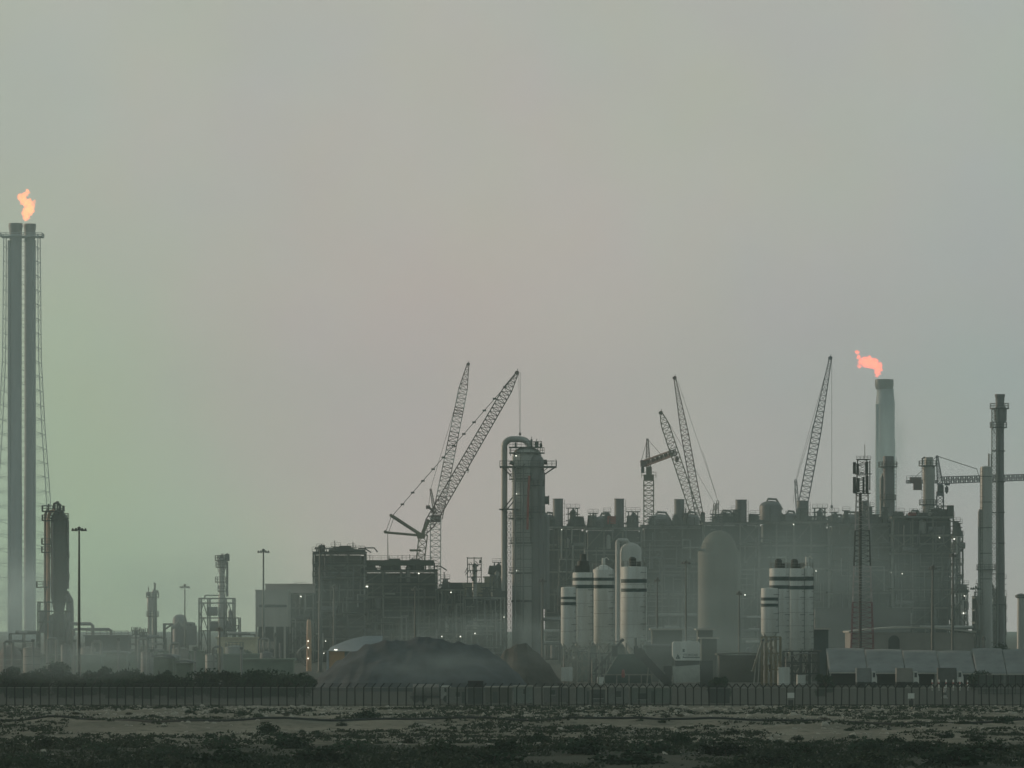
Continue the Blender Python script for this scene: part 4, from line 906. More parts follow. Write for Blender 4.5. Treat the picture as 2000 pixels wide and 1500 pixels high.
# ------------------------------------------------------------------ masts, poles and the phone mast
def light_mast(label, D, px, top, r0, r1, spread=14, m_=None, group='high mast lights'):
    t = TH('light_mast', label, 'light mast', D, px, group); p = t.P(px, top); H = p.z; m_ = m_ or mat('galvanised_mast', (0.16, 0.165, 0.155), .55, .2, .25, .4)
    m = t.m(); m.lathe(0, 0, [(r0*1.8, 0), (r0*1.8, .15), (r0, .16), (r0*.7+r1*.3, H*.5), (r1, H)], 12); m.build('pole', m_, t, True)
    s = spread*t.k; m = t.m(); m.lathe(0, 0, [(s*.62, H-2.2*t.k), (s*.66, H-2.2*t.k), (s*.66, H-1.2*t.k), (s*.62, H-1.2*t.k)], 16)
    for i in range(4): a = i*math.pi/4; m.bar((-s*.66*math.cos(a), -s*.66*math.sin(a), H-1.7*t.k), (s*.66*math.cos(a), s*.66*math.sin(a), H-1.7*t.k), .09)
    m.lathe(0, 0, [(r1*1.6, H-2*t.k), (r1*2.4, H+2*t.k), (r1, H+4.5*t.k)], 10); m.build('lamp_ring', m_, t)
    for i in range(6):
        a = i*math.pi/3; x, y = s*.82*math.cos(a), s*.82*math.sin(a); z = H-1.8*t.k
        m = t.m(); m.lathe(x, y, [(s*.20, z-.22), (s*.17, z), (s*.07, z+.3)], 10); m.build('floodlight', m_, t)
    return t
DM = mat('dark_mast_paint', (0.055, 0.06, 0.055), .6, 0, .3, .4)
light_mast('tall near light mast right of the dark dome topped column', 1000, 154.5, 1033, .26, .14, 15, DM)
light_mast('thin light mast behind the gas holder drum', 1350, 361, 1145, .22, .12, 10)
light_mast('light mast rising behind the concrete hall roof', 1250, 514.5, 1076, .26, .15, 12)
light_mast('thick light mast in front of the cluttered pipe deck', 1150, 625.5, 1069, .42, .17, 11)
light_mast('pale lone light pole between bushes and the cream block', 800, 429, 1228, .16, .09, 7, SILSTEEL)
light_mast('light mast before the dark roof slab unit', 1150, 811, 1150, .26, .12, 8)
light_mast('light pole with knobbly joints before the cluttered dark unit', 1180, 653, 1146, .34, .16, 7)
light_mast('light pole between the column foot and the narrow silo', 1100, 1060, 1133, .24, .12, 8)
light_mast('light pole left of the sign hopper behind the pale store', 1150, 1340, 1098, .22, .12, 9)
light_mast('thin light pole right of the tall silo', 1160, 1284, 1132, .20, .1, 6)
light_mast('light pole along the edge of the domed reactor', 1120, 1444, 1158, .22, .12, 6)
light_mast('thick light pole at the warehouse middle', 1010, 1822, 1108, .30, .16, 8)
light_mast('thinner light pole right of the thick one', 1060, 1861, 1084, .26, .14, 7)
light_mast('thin dark lamp post in the gap left of the slim flare', 1300, 1906, 1148, .16, .1, 11, DM)
light_mast('short pale light post at the foot of the slim flare', 1000, 1922, 1246, .16, .1, 4)
light_mast('pale light post under the hall left side', 1150, 516, 1240, .2, .12, 3)
light_mast('pale light post under the hall right side', 1150, 537, 1240, .2, .12, 3)
def utility(label, D, px, top):
    t = TH('utility_pole', label, 'utility pole', D, px, 'utility poles with cross arms'); H = t.P(px, top).z
    m = t.m(); m.lathe(0, 0, [(.28, 0), (.18, H)], 10); m.build('pole', DARK, t); k = t.k
    for d, w_ in ((6, 9), (13, 7)):
        m = t.m(); m.box(-w_*k, w_*k, -.15, .15, H-d*k-.25, H-d*k)
        for x in (-.9, -.4, .4, .9): m.bar((x*w_*k, 0, H-d*k), (x*w_*k, 0, H-d*k+.7), .12, 6)
        m.build('cross_arm', DARK, t)
utility('dark utility pole left of the twin vessels', 1200, 265.5, 1225); utility('shorter utility pole next to the twin vessels', 1220, 280, 1228)
def phone_mast():
    D = 1000; k = D/F; t = TH('phone_mast', 'dark lattice phone mast with panel aerials and red white bands', 'phone mast', D, 1683)
    MASTW = mat('dusty_white_mast_paint', (.50, .47, .47), .6, 0, .3, .5); MASTR = mat('dull_red_mast_paint', (.19, .045, .065), .6, 0, .3, .5)
    bands = [(gpy(D), 1176, MASTR), (1176, 1106, MASTW), (1106, 1036, DM), (1036, 968, MASTW), (968, 898, DM)]
    hw = lambda py: 9.0+(py-898)*.034
    for a, b, cm in bands:
        m = t.m(); m.lattice(t.P(1684, a), t.P(1684, b), hw(a)*2*k, hw(b)*2*k, max(6, int((a-b)/10)), .085, .045); m.build('tower_section', cm, t)
    m = t.m(); m.tube([t.P(1680, gpy(D), -.4), t.P(1680, 965, -.4)], .26, 10); m.build('feeder_duct', mat('grey_duct', (0.09, .095, .09), .6, 0, .3, .6), t)
    for a, b, c0, c1 in ((1665, 1671, 903, 926), (1665, 1671, 932, 964), (1672, 1677, 906, 925), (1673, 1678, 934, 962), (1689, 1695, 902, 926), (1690, 1696, 930, 963), (1697, 1699, 900, 958), (1684, 1688, 932, 964)):
        m = t.m(); y = -1.2 if a % 2 else -.7; m.pbox(a, c0, b, c1, y-.15, y+.15); m.bar(t.P((a+b)/2, c0+3, y), t.P(1684, c0+3, 0), .05); m.bar(t.P((a+b)/2, c1-3, y), t.P(1684, c1-3, 0), .05); m.build('panel_aerial', DM, t)
    m = t.m(); m.pbox(1673, 896.5, 1700, 898, -1, 1); m.rail([t.P(1672, 897, -1.1), t.P(1700, 897, -1.1)], .5, .5, .04); m.pbox(1670, 925, 1702, 926.4, -1.1, 1); m.pbox(1670, 963, 1700, 964.5, -1.1, 1); m.build('aerial_frame', DM, t)
    m = t.m(); m.bar(t.P(1689, 897), t.P(1689, 868), .06, 6); m.build('lightning_rod', DM, t)
phone_mast()

# ------------------------------------------------------------------ concrete batching plant
def silo(label, D, px, hw, top, bot, bands, legs_to, cap, y=0.0, seams=(), group='cement silos of the batching plant'):
    t = TH('cement_silo', label, 'silo', D, px, group); t.o.location.y += y; k = t.k
    m = t.m(); g = gpy(D)
    prof = [(hw*.22, bot+hw*1.15), (hw*.3, bot+hw*1.1), (hw, bot), (hw, top+2), (hw*.97, top)]+([(hw*.3, top-hw*.42), (hw*.1, top-hw*.45)] if cap == 'cone' else [(hw*.1, top-1)])
    m.plathe(px, prof, 0, 28); s = m.build('shell', WHITE, t, True)
    for b0, b1 in bands:
        m = t.m(); m.plathe(px, [(hw-.3, b1), (hw+.28, b1), (hw+.28, b0), (hw-.3, b0)], 0, 28); m.build('painted_band', BAND, t, True)
    m = t.m(); q = top+34
    while q < bot: m.plathe(px, [(hw+.22, q+.5), (hw+.22, q)], 0, 28); q += 26
    m.build('seam', SILSTEEL, s)
    for i in range(4):
        a = math.pi/4+i*math.pi/2; x, yy = hw*k*.86*math.cos(a), hw*k*.86*math.sin(a)
        m = t.m(); m.bar((x, yy, 0), (x, yy, t.P(0, bot-3).z), .16, 6); m.build('leg', SILSTEEL, t)
    m = t.m(); zb = t.P(0, bot).z
    for z0, z1 in ((.3, zb*.5), (zb*.5, zb)):
        for i in range(4):
            a, b = math.pi/4+i*math.pi/2, math.pi/4+(i+1)*math.pi/2; R = hw*k*.86
            A, B = Vector((R*math.cos(a), R*math.sin(a), 0)), Vector((R*math.cos(b), R*math.sin(b), 0))
            m.bar(A+Vector((0,0,z0)), B+Vector((0,0,z1)), .08); m.bar(B+Vector((0,0,z0)), A+Vector((0,0,z1)), .08); m.bar(A+Vector((0,0,z1)), B+Vector((0,0,z1)), .09)
    m.build('leg_brace', SILSTEEL, t)
    ladder(t, px+hw*.72, bot, top, -hw*k*.72)
    if cap in ('filter', 'cone'):
        m = t.m(); m.ringrail(0, 0, t.P(0, top).z, hw*k*.95, 12, .9, .035); m.build('railing', SILSTEEL, t)
    if cap == 'filter':
        m = t.m(); z = t.P(0, top).z; m.lathe(-hw*k*.1, 0, [(.55, z), (.6, z+1.3), (.3, z+1.6)], 12); m.box(hw*k*.2, hw*k*.55, -.4, .4, z, z+.8); m.build('dust_filter', SOOT, t)
    elif cap == 'cone':
        m = t.m(); z = t.P(0, top).z; m.lathe(0, 0, [(.28, z+.3), (.28, z+1.9)], 10); m.tube([(0, 0, z+1.7), (.5, 0, z+2.0), (.9, 0, z+1.6)], .09, 6); m.build('vent_stub', WHITE, t)
    elif cap == 'big':
        m = t.m(); z = t.P(0, top).z; m.box(-hw*k*.75, hw*k*.6, -1, 1, z, z+1.1); m.lathe(0, 0, [(1.0, z+1.1), (.9, z+1.9), (.5, z+2.0), (.5, z+3.0), (.3, z+3.1)], 14); m.build('dust_filter', SOOT, t)
    return t
silo('narrow low white silo with two dark bands, first of the big cluster', 935, 1110.5, 15, 1147, 1256, ((1165.5, 1170.5), (1176, 1182)), 1330, 'flat')
silo('white silo with black filter tower on top behind the narrow low one', 955, 1139.5, 20.7, 1118, 1252, ((1128, 1134), (1142, 1149)), 1330, 'big', 3)
silo('white cone topped silo between filter tower silo and the tall one', 958, 1179.5, 20.7, 1112, 1252, ((1128, 1134), (1142, 1149)), 1330, 'cone', 4)
silo('tall single white silo with two broad dark bands', 945, 1238, 25, 1107, 1252, ((1131, 1138.5), (1149.5, 1156)), 1330, 'filter')
silo('short white silo with two dark bands, lowest of the far cluster', 930, 1503.5, 17, 1149, 1236, ((1167, 1173), (1179, 1185)), 1338, 'flat')
silo('wide white banded silo with small filter behind the short one', 950, 1524, 20, 1110, 1268, ((1126, 1134), (1143, 1150)), 1338, 'filter', 2.5)
silo('middle white banded silo of the far cluster with ladder seam', 960, 1557, 18.5, 1110, 1268, ((1126, 1134), (1144, 1151)), 1338, 'filter', 6)
silo('last white silo of the far cluster with pale rounded vent', 965, 1577.5, 12.5, 1110, 1268, ((1126, 1134), (1144, 1151)), 1338, 'cone', 2)

def sign_hopper():
    D = 900; k = D/F; t = TH('mixing_tower', 'white mixer housing with dark emblem and lettering above a lower hopper', 'mixer tower', D, 1340)
    m = t.m(); pr = [(1313, 1256), (1316, 1253), (1364, 1253), (1367, 1257), (1367, 1290), (1319, 1290), (1313, 1281)]; n = len(pr)
    A = [t.P(a, b, -1.6) for a, b in pr]; B = [t.P(a, b, 1.8) for a, b in pr]; m.v = [tuple(q) for q in A+B]; m.f = [tuple(range(n)), tuple(range(2*n-1, n-1, -1))]+[((i+1) % n, i, n+i, n+(i+1) % n) for i in range(n)]
    hb = m.build('housing', WHITE, t)
    m = t.m(); pr = [(1314, 1302), (1366, 1298), (1367, 1332), (1316, 1333)]; A = [t.P(a, b, -1.4) for a, b in pr]; B = [t.P(a, b, 1.6) for a, b in pr]; m.v = [tuple(q) for q in A+B]; m.f = [(0,1,2,3), (7,6,5,4)]+[((i+1) % 4, i, 4+i, 4+(i+1) % 4) for i in range(4)]
    m.build('hopper', mat('dull_white_hopper', (0.42, 0.44, 0.40), .7, 0, .25, .5), t)
    m = t.m(); m.pbox(1318, 1290, 1365, 1302, -1, 1.2); m.build('mixer_drum', SOOT, t)
    m = t.m(); c_ = t.P(1324, 1283, -1.64)                                 # triangular emblem with a notch
    for pts in (((1319.5, 1286), (1323, 1277.5), (1324, 1279.5), (1321.5, 1286)), ((1323.6, 1278), (1328, 1286), (1324.5, 1286), (1323.2, 1281.5)), ((1321, 1284.5), (1326.8, 1284.5), (1327.6, 1286.4), (1320, 1286.4))):
        m.quad(*[t.P(a, b, -1.64) for a, b in pts])
    m.build('emblem', BAND, hb)
    cu = bpy.data.curves.new('lettering', 'FONT'); cu.body = 'JTOKEAB'; cu.size = .55; cu.extrude = .01; cu.align_x = 'LEFT'
    ft = bpy.data.objects.new('lettering', cu); COL.objects.link(ft); ft.data.materials.append(BAND); ft.parent = hb; ft.rotation_euler = (math.pi/2, 0, 0); ft.location = t.P(1333.5, 1281.5, -1.65); me = bpy.data.meshes.new_from_object(ft); lm = bpy.data.objects.new('lettering', me); COL.objects.link(lm); lm.parent = hb; lm.rotation_euler = ft.rotation_euler; lm.location = ft.location; bpy.data.objects.remove(ft)
    m = t.m(); m.pbox(1333, 1283.2, 1366, 1285, -1.63, -1.6); m.pbox(1332.5, 1267.5, 1336.5, 1273.5, -1.63, -1.6); m.build('printed_mark', mat('faded_print', (.13, .17, .16), .7, 0, .2, 2), hb)
    for px in (1317, 1364):
        for y in (-1.2, 1.4):
            m = t.m(); m.bar(t.P(px, gpy(D), y), t.P(px, 1300, y), .16, 6); m.build('leg', SILSTEEL, t)
    m = t.m(); m.pbox(1368, 1290, 1392, gpy(D), -1, 2); m.build('control_room', mat('dark_cabin', (.05, .06, .055), .8, 0, .3, .5), t); m = t.m(); m.pbox(1296, 1300, 1312, gpy(D), 0, 2); m.build('side_bin', MATS['dark_cabin'], t)
sign_hopper()
def conveyor(label, D, a, b, w_, m_, legs, y=0.0, trough=.5):
    t = TH('belt_conveyor', label, 'conveyor', D, (a[0]+b[0])/2, 'belt conveyors of the batching plant'); A, B = t.P(a[0], a[1], y), t.P(b[0], b[1], y)
    m = t.m(); d = (B-A).normalized(); up = Vector((0, 1, 0)).cross(d)*-1; up = up if up.z > 0 else -up; h = w_*t.k
    for y0 in (-.7,):
        k = len(m.v); m.v += [tuple(p+up*(s*h/2)+Vector((0, yy, 0))) for p in (A, B) for s in (-1, 1) for yy in (-.7, .7)]
        m.f += [tuple(k+q for q in f) for f in ((0,1,3,2),(4,6,7,5),(0,4,5,1),(2,3,7,6),(0,2,6,4),(1,5,7,3))]
    m.build('belt_trough', m_, t)
    m = t.m(); n = max(3, int((B-A).length/1.5))
    for i in range(n+1): q = A.lerp(B, i/n)+up*h*.5; m.bar(q+Vector((0,-.8,.1)), q+Vector((0,.8,.1)), .1, 8)
    m.build('roller', SILSTEEL, t)
    for f in legs:
        q = A.lerp(B, f); m = t.m()
        for yy in (-.6, .6): m.bar((q.x-.3, y+yy, 0), (q.x, y+yy, q.z-h*.4), .09)
        m.bar((q.x-.15, y-.6, q.z*.5), (q.x-.15, y+.6, q.z*.5), .07); m.build('trestle', SILSTEEL, t)
    m = t.m(); m.bar(B+Vector((0,-.75,0)), B+Vector((0,.75,0)), h*.7, 12); m.build('head_drum', SOOT, t)
conveyor('slender belt conveyor climbing from the narrow silo toward the tall one', 915, (1160, 1312), (1216, 1250), 4.5, STEEL, (.2, .45, .75))
conveyor('dark covered conveyor sloping down right from the feed hopper', 900, (1306, 1336), (1250, 1276), 15, RUBBER, (.3, .7))
conveyor('near level screw conveyor crossing the silo bottoms', 912, (1112, 1268), (1212, 1252), 2.5, SILSTEEL, (.15, .6))
conveyor('short tilted conveyor at the far silo cluster left side', 905, (1470, 1312), (1490, 1250), 4, CRANEO, (.3, .7))
def feed_bins():
    D = 905; t = TH('aggregate_bin', 'green covered feed bin with sloping sides under the tall silo', 'feed bin', D, 1225)
    m = t.m(); pr = [(1178, 1334), (1182, 1318), (1207, 1278), (1252, 1277), (1268, 1300), (1272, 1334)]; n = len(pr); A = [t.P(a, b, -2.2) for a, b in pr]; B = [t.P(a, b, 2.4) for a, b in pr]
    m.v = [tuple(q) for q in A+B]; m.f = [tuple(range(n)), tuple(range(2*n-1, n-1, -1))]+[((i+1) % n, i, n+i, n+(i+1) % n) for i in range(n)]; m.build('cover', GREENSH, t)
    m = t.m(); m.pbox(1195, 1262, 1206, 1282, -1, 1); m.build('feed_spout', SOOT, t); m = t.m(); m.pbox(1238, 1262, 1246, 1277, -.6, .6); m.bar(t.P(1242, 1262), t.P(1241, 1246), .2, 8); m.build('feed_spout', SOOT, t)
    for px in (1180, 1204, 1228, 1252, 1272):
        m = t.m(); m.pbox(px-1, 1316, px+1, gpy(D), -2.6, -2.3); m.build('post', SILSTEEL, t)
    m = t.m(); m.pbox(1176, 1316, 1276, 1318.5, -2.7, -2.25); m.build('beam', SILSTEEL, t)
    m = t.m(); m.plathe(1216.5, [(2.5, 1323), (3.8, 1318), (2.5, 1309), (.5, 1307)], -3, 12); m.build('red_drum', REDP, t, True)
feed_bins()
def batch_frame(label, D, a, b, top, m_, cab):
    t = TH('batching_frame', label, 'steel frame', D, (a+b)/2, 'steel frames under the silos'); k = t.k
    m = t.m(); n = 4
    for i in range(n+1):
        px = a+(b-a)*i/n
        for y in (-2, 2): m.bar(t.P(px, gpy(D), y), t.P(px, top, y), .15)
    for py in (top, (top*2+gpy(D))/3, (top+2*gpy(D))/3):
        for y in (-2, 2): m.bar(t.P(a, py, y), t.P(b, py, y), .12)
    for i in range(n):
        x0, x1 = a+(b-a)*i/n, a+(b-a)*(i+1)/n; q = (top+gpy(D))/2; m.bar(t.P(x0, q+20, -2), t.P(x1, q-20, -2), .08); m.bar(t.P(x1, q+8, -2), t.P(x0, q-24, -2), .08)
    m.build('frame', m_, t)
    m = t.m(); m.pbox(*cab, -2.4, .5); m.build('cabin', WHITE, t); rng = random.Random(int(a))
    for i in range(5):
        m = t.m(); x = rng.uniform(a+3, b-4); y0 = rng.uniform(top, gpy(D)-14); m.pbox(x, y0, x+rng.uniform(2, 5), y0+rng.uniform(4, 14), -1.5, 0); m.build('weigh_hopper', rng.choice([SOOT, SILSTEEL, WHITE, STEEL]), t)
    m = t.m(); m.tube([t.P(a+4, gpy(D)-4, -2.3), t.P(a+4, top+12, -2.3), t.P((a+b)/2, top+4, -2.3), t.P(b-3, top+4, -2.3)], .1, 6); m.build('air_pipe', PIPE, t)
batch_frame('pale steel frame with ladder work under the narrow low silo', 918, 1097, 1150, 1268, SILSTEEL, (1096, 1303, 1118, 1330))
batch_frame('rusty olive steel frame with white cabin under the short silo', 908, 1488, 1524, 1244, mat('olive_rust', (.20, .17, .10), .8, 0, .4, .8), (1519, 1303, 1541, 1338))
batch_frame('murky steel frame under the wide far silos', 925, 1530, 1598, 1272, DARK, (1556, 1318, 1572, 1339))
batch_frame('dim steel frame behind the sloping belt conveyor', 930, 1152, 1200, 1276, STEEL, (1166, 1322, 1180, 1338))

# ------------------------------------------------------------------ stockpiles, arched shelter, tents
def heap(label, D, prof, depth, m_, seed):
    t = TH('stockpile', label, 'stockpile', D, (prof[0][0]+prof[-1][0])/2, 'aggregate stockpiles'); m = t.m(); nx, ny = 90, 30; a, b = prof[0][0], prof[-1][0]
    def top(px):
        for (x0, y0), (x1, y1) in zip(prof, prof[1:]):
            if x0 <= px <= x1: return y0+(y1-y0)*(px-x0)/(x1-x0)
        return prof[-1][1]
    for j in range(ny+1):
        v = j/ny
        for i in range(nx+1):
            px = a+(b-a)*i/nx; h = max(0, t.P(0, top(px)).z); e = 1-abs(2*v-1)**1.25
            x = t.P(px, 0).x; y = (v-.5)*depth*(.35+.65*min(1, h/7)); n_ = noise.noise(Vector((x*.25+seed, y*.25, seed)))*.55+noise.noise(Vector((x*.8+seed, y*.3, 2)))*.30+abs(noise.noise(Vector((x*.45+seed, y*.12, 5))))*-.7
            m.v.append((x, y, h*e+(n_*min(1, h/2) if 0 < j < ny else 0)-.05))
    for j in range(ny):
        for i in range(nx): q = j*(nx+1)+i; m.f.append((q, q+1, q+nx+2, q+nx+1))
    m.build('heap', m_, t, True)
heap('broad dark grey stockpile rising behind the fence', 850, [(588, 1347), (612, 1328), (640, 1304), (675, 1276), (712, 1256), (760, 1246), (820, 1242), (880, 1245), (930, 1258), (975, 1284), (1010, 1312), (1040, 1347)], 34, HEAP, 3.3)
heap('brown stockpile behind, right of the broad grey one', 905, [(940, 1339), (965, 1300), (985, 1272), (1010, 1256), (1030, 1255), (1055, 1276), (1080, 1308), (1102, 1339)], 20, HEAPB, 8.1)
def shelter():
    D = 970; t = TH('arched_shelter', 'blue grey arched shelter with wall end tinted as sunlit behind the grey stockpile', 'shelter', D, 692)
    m = t.m(); n = 14; E = [(640+104*i/n, 1271+3*(i/n)) for i in range(n+1)]; T = [(644+102*i/n, 1268-26*math.sin(min(1, .10+1.15*i/n)*math.pi/2)) for i in range(n+1)]
    for i in range(n):
        m.quad(t.P(*E[i], -.3), t.P(*E[i+1], -.3), t.P(*T[i+1], 7), t.P(*T[i], 7)); m.quad(t.P(T[i][0], T[i][1], 7), t.P(T[i+1][0], T[i+1][1], 7), t.P(E[i+1][0], E[i+1][1], 14), t.P(E[i][0], E[i][1], 14))
    o = m.build('roof', mat('blue_grey_fabric', (.30, .34, .36), .75, 0, .2, .3), t, True); o.data.update()
    m = t.m(); m.pbox(643, 1272, 673, gpy(D), .2, .5); m.build('painted_sunlit_wall', mat('sun_tinted_sheet', (.62, .40, .23), .7, 0, .2, .4), t)  # sunlit end of the wall, its warm light put into the colour
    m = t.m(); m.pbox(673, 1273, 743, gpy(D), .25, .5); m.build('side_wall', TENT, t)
    m = t.m(); m.pbox(638, 1272, 642, gpy(D), -.5, .2); m.build('door_post', mat('bluish_post', (.45, .50, .55), .6, 0, .2, 1), t)
    m = t.m(); m.pbox(653, 1268, 659, 1270, -.4, -.1); m.build('lamp', LAMPW, t)
shelter()
def tent(label, D, a, b, ridge, eave, seed):
    t = TH('shade_tent', label, 'shade tent', D, (a+b)/2, 'shade tents in a row'); k = t.k; m = t.m(); nx, ny = 16, 8; rng = random.Random(seed)
    for j in range(ny+1):
        v = j/ny
        for i in range(nx+1):
            u = i/nx; pk = 1-abs(2*u-1)**1.7
            py = eave+(ridge-eave)*v*(.975+.025*pk)-0.3*math.sin(math.pi*v)*pk
            m.v.append(tuple(t.P(a+.1+(b-a-.2)*u, py, v*9)))
    for j in range(ny):
        for i in range(nx): q = j*(nx+1)+i; m.f.append((q, q+1, q+nx+2, q+nx+1))
    o = m.build('canopy', TENT, t, True); sm = o.modifiers.new('fabric_thickness', 'SOLIDIFY'); sm.thickness = .06
    m = t.m(); m.pbox(a+.6, eave-.2, b-.6, eave+2.2, -.2, -.05); m.build('valance', ROOFP, o)
    for px in (a+3, b-3):
        for y in (.2, 8.6):
            m = t.m(); m.bar(t.P(px, gpy(D), y), t.P(px, eave+1 if y < 1 else eave+(ridge-eave)*.92, y), .11, 6); m.build('post', SILSTEEL, t)
    m = t.m(); m.pbox(a+.8, ridge+16, b-.8, gpy(D), 9, 9.2); m.build('added_dark_backing', BLACK, t)  # near-black sheet added as the shade under the canopy
for q in (('first grey shade tent beside the far silo cluster', 1619, 1694, 1266, 1313), ('second grey shade tent behind the phone mast foot', 1695, 1768, 1268, 1314),
          ('third grey shade tent left of the thick light pole', 1769, 1836, 1270, 1314), ('fourth grey shade tent, right of the thick light pole', 1837, 1906, 1271, 1315),
          ('fifth pale shade tent behind the round bush', 1907, 1966, 1266, 1316), ('last shade tent cut by the right edge', 1967, 2030, 1268, 1316)):
    tent(q[0], 905, q[1], q[2], q[3], q[4], q[1])
def lorry(label, D, px, w_, m_, flip=1):
    t = TH('parked_lorry', label, 'lorry', D, px, 'vehicles parked under the tents'); k = t.k; W = w_*k
    m = t.m(); m.box(-W/2, W*.22, -1.1, 1.1, .9, 3.0); m.build('cargo_box', m_, t)
    m = t.m(); k0 = len(m.v); pr = [(W*.25, .5), (W*.5, .5), (W*.5, 1.6), (W*.42, 2.5), (W*.25, 2.5)]; n = 5
    m.v += [(x, y, z) for y in (-1, 1) for x, z in pr]; m.f += [tuple(range(n)), tuple(range(2*n-1, n-1, -1))]+[((i+1) % n, i, n+i, n+(i+1) % n) for i in range(n)]; c_ = m.build('cab', WHITE, t)
    m = t.m(); m.box(W*.3, W*.41, -1.03, -1.0, 1.6, 2.3); m.build('window', GLASS, c_)
    for x in (-W*.36, -W*.2, W*.36):
        for y in (-.95, .95): m = t.m(); m.bar((x, y-.15, .48), (x, y+.15, .48), .48, 14); m.build('wheel', RUBBER, t)
    m = t.m(); m.box(-W/2, W*.45, -.5, .5, .55, .88); m.build('chassis', DARK, t)
lorry('grey box lorry under the second shade tent', 880, 1692, 40, TENT); lorry('pale lorry under the third shade tent', 880, 1772, 44, PALE); lorry('dim dark bodied lorry under the fourth shade tent', 884, 1856, 50, STEEL)
def bollards():
    for i, px in enumerate((1821, 1834, 1848, 1862, 1875, 1890)):
        t = TH('bollard', 'thin white bollard standing in a row before the dark tents', 'bollard', 845, px, 'white bollards before the tents')
        m = t.m(); m.lathe(0, 0, [(.10, 0), (.10, 1.5), (.04, 1.62)], 10); m.build('post', WHITE, t)
        m = t.m(); m.lathe(0, 0, [(.115, 1.0), (.115, 1.2)], 10); m.build('reflector_band', REDP, t)
bollards()

# ------------------------------------------------------------------ fences, cabins, signs
def fence(label, D, a, b, top, base_y, step, arms, m_post=FPOST):
    t = TH('security_fence', label, 'fence', D, (a+b)/2); k = t.k; n = int(round((b-a)/step)); H = t.P(0, top).z
    for i in range(n+1):
        px = a+(b-a)*i/n; x = t.P(px, 0).x; lean = random.Random(i*7+int(a)).uniform(-.05, .05)
        m = t.m(); m.bar((x, 0, -.1), (x+lean, 0, H), .10); A = Vector((x+lean, 0, H))
        if arms: m.bar(A, A+Vector((.42, -.25, .50)), .085)
        if arms == 2: m.bar(A, A+Vector((-.42, .25, .50)), .085)
        m.build('post', m_post, t)
    m = t.m(); x0, x1 = t.P(a, 0).x, t.P(b, 0).x; m.quad((x0, .08, .02), (x1, .08, .02), (x1, .08, H-.06), (x0, .08, H-.06)); m.build('wire_mesh', WIREMESH, t)
    m = t.m(); m.bar((x0, .02, H-.02), (x1, .02, H-.02), .05); m.build('top_rail', FRAIL, t)
    m = t.m(); m.bar((x0, .03, .12), (x1, .03, .12), .05); m.build('bottom_rail', FPOST, t)
    if arms:
        m = t.m()
        for f in (.35, .65, .95):
            m.bar((x0+.42*f, -.25*f, H+.5*f), (x1+.42*f, -.25*f, H+.5*f), .014)
            if arms == 2: m.bar((x0-.42*f, .25*f, H+.5*f), (x1-.42*f, .25*f, H+.5*f), .014)
        m.build('barbed_wire', FPOST, t)
fence('dark chain link fence with single slanted arms along the left half', 690, -120, 1092, 1342.5, 1378, 16.6, 1)
fence('dark chain link fence with forked arms along the right half', 692, 1096, 2130, 1343.5, 1380, 15.2, 2)
fence('low inner fence with thick dark posts before the last tents', 800, 1912, 2040, 1318, 1356, 14.0, 0)
def cabin(label, D, a, b, top, wins, door, m_=None):
    t = TH('site_cabin', label, 'cabin', D, (a+b)/2, 'site cabins behind the fence'); A, B = t.P(a, top), t.P(b, top)
    m = t.m(); m.box(A.x, B.x, 0, 2.5, .15, A.z); n = int((B.x-A.x)/.5)
    for i in range(1, n): x = A.x+(B.x-A.x)*i/n; m.box(x-.05, x+.05, -.04, 0, .2, A.z-.1)
    m.build('wall', m_ or mat('dull_cabin_paint', (.36, .37, .34), .7, 0, .3, .6), t)
    m = t.m(); m.box(A.x-.08, B.x+.08, -.1, 2.6, A.z, A.z+.12); m.build('roof', ROOFP, t)
    for w0, w1, y0, y1 in wins:
        m = t.m(); m.pbox(w0, y0, w1, y1, -.09, .02); f = m.build('window', GLASS, t); m = t.m(); m.pbox(w0-1, y1, w1+1, y1+1.2, -.13, -.04); m.build('sill', WHITE, f)
    if door:
        m = t.m(); m.pbox(door[0], door[1], door[2], gpy(D)-2, -.09, .02); m.build('door', mat('dark_door', (.07, .09, .08), .7, 0, .2, 1), t)
    m = t.m()
    for x in (A.x+.2, B.x-.2): m.box(x-.15, x+.15, .1, 2.4, 0, .15)
    m.build('skid', DARK, t)
cabin('pale cabin with twin dark windows left of the black gap', 705, 872, 912, 1345, ((890, 898, 1352, 1361),), (902, 1351, 908))
cabin('murky brown cabin right of the black gap', 708, 948, 1000, 1342, (), (962, 1351, 972), mat('brown_cabin', (.19, .175, .14), .8, 0, .3, .6))
cabin('bright teal white cabin under the brown stockpile', 706, 1003, 1040, 1341, ((1022, 1027, 1346, 1356),), None, mat('mint_cabin', (.36, .42, .38), .7, 0, .25, .6))
cabin('grey cabin left of the narrow silo legs', 710, 1062, 1112, 1343, ((1074, 1084, 1348, 1357),), None, mat('grey_cabin', (.25, .25, .235), .8, 0, .3, .6))
cabin('pale cabin under the narrow silo with open doorway', 704, 1124, 1152, 1342, (), (1146, 1350, 1151))
cabin('dark cabin wedged between two pale ones', 712, 1154, 1182, 1347, ((1158, 1178, 1355, 1364),), None, mat('dark_teal_cabin', (.09, .11, .10), .8, 0, .3, .6))
cabin('pale cabin with tall dark window under the tall silo', 705, 1184, 1228, 1342, ((1203, 1213, 1350, 1362),), None)
cabin('long pale green cabin with wide window right of the tall silo', 706, 1231, 1312, 1343, ((1246, 1264, 1354, 1366),), (1272, 1350, 1280), mat('pale_green_cabin', (.28, .33, .28), .75, 0, .3, .6))
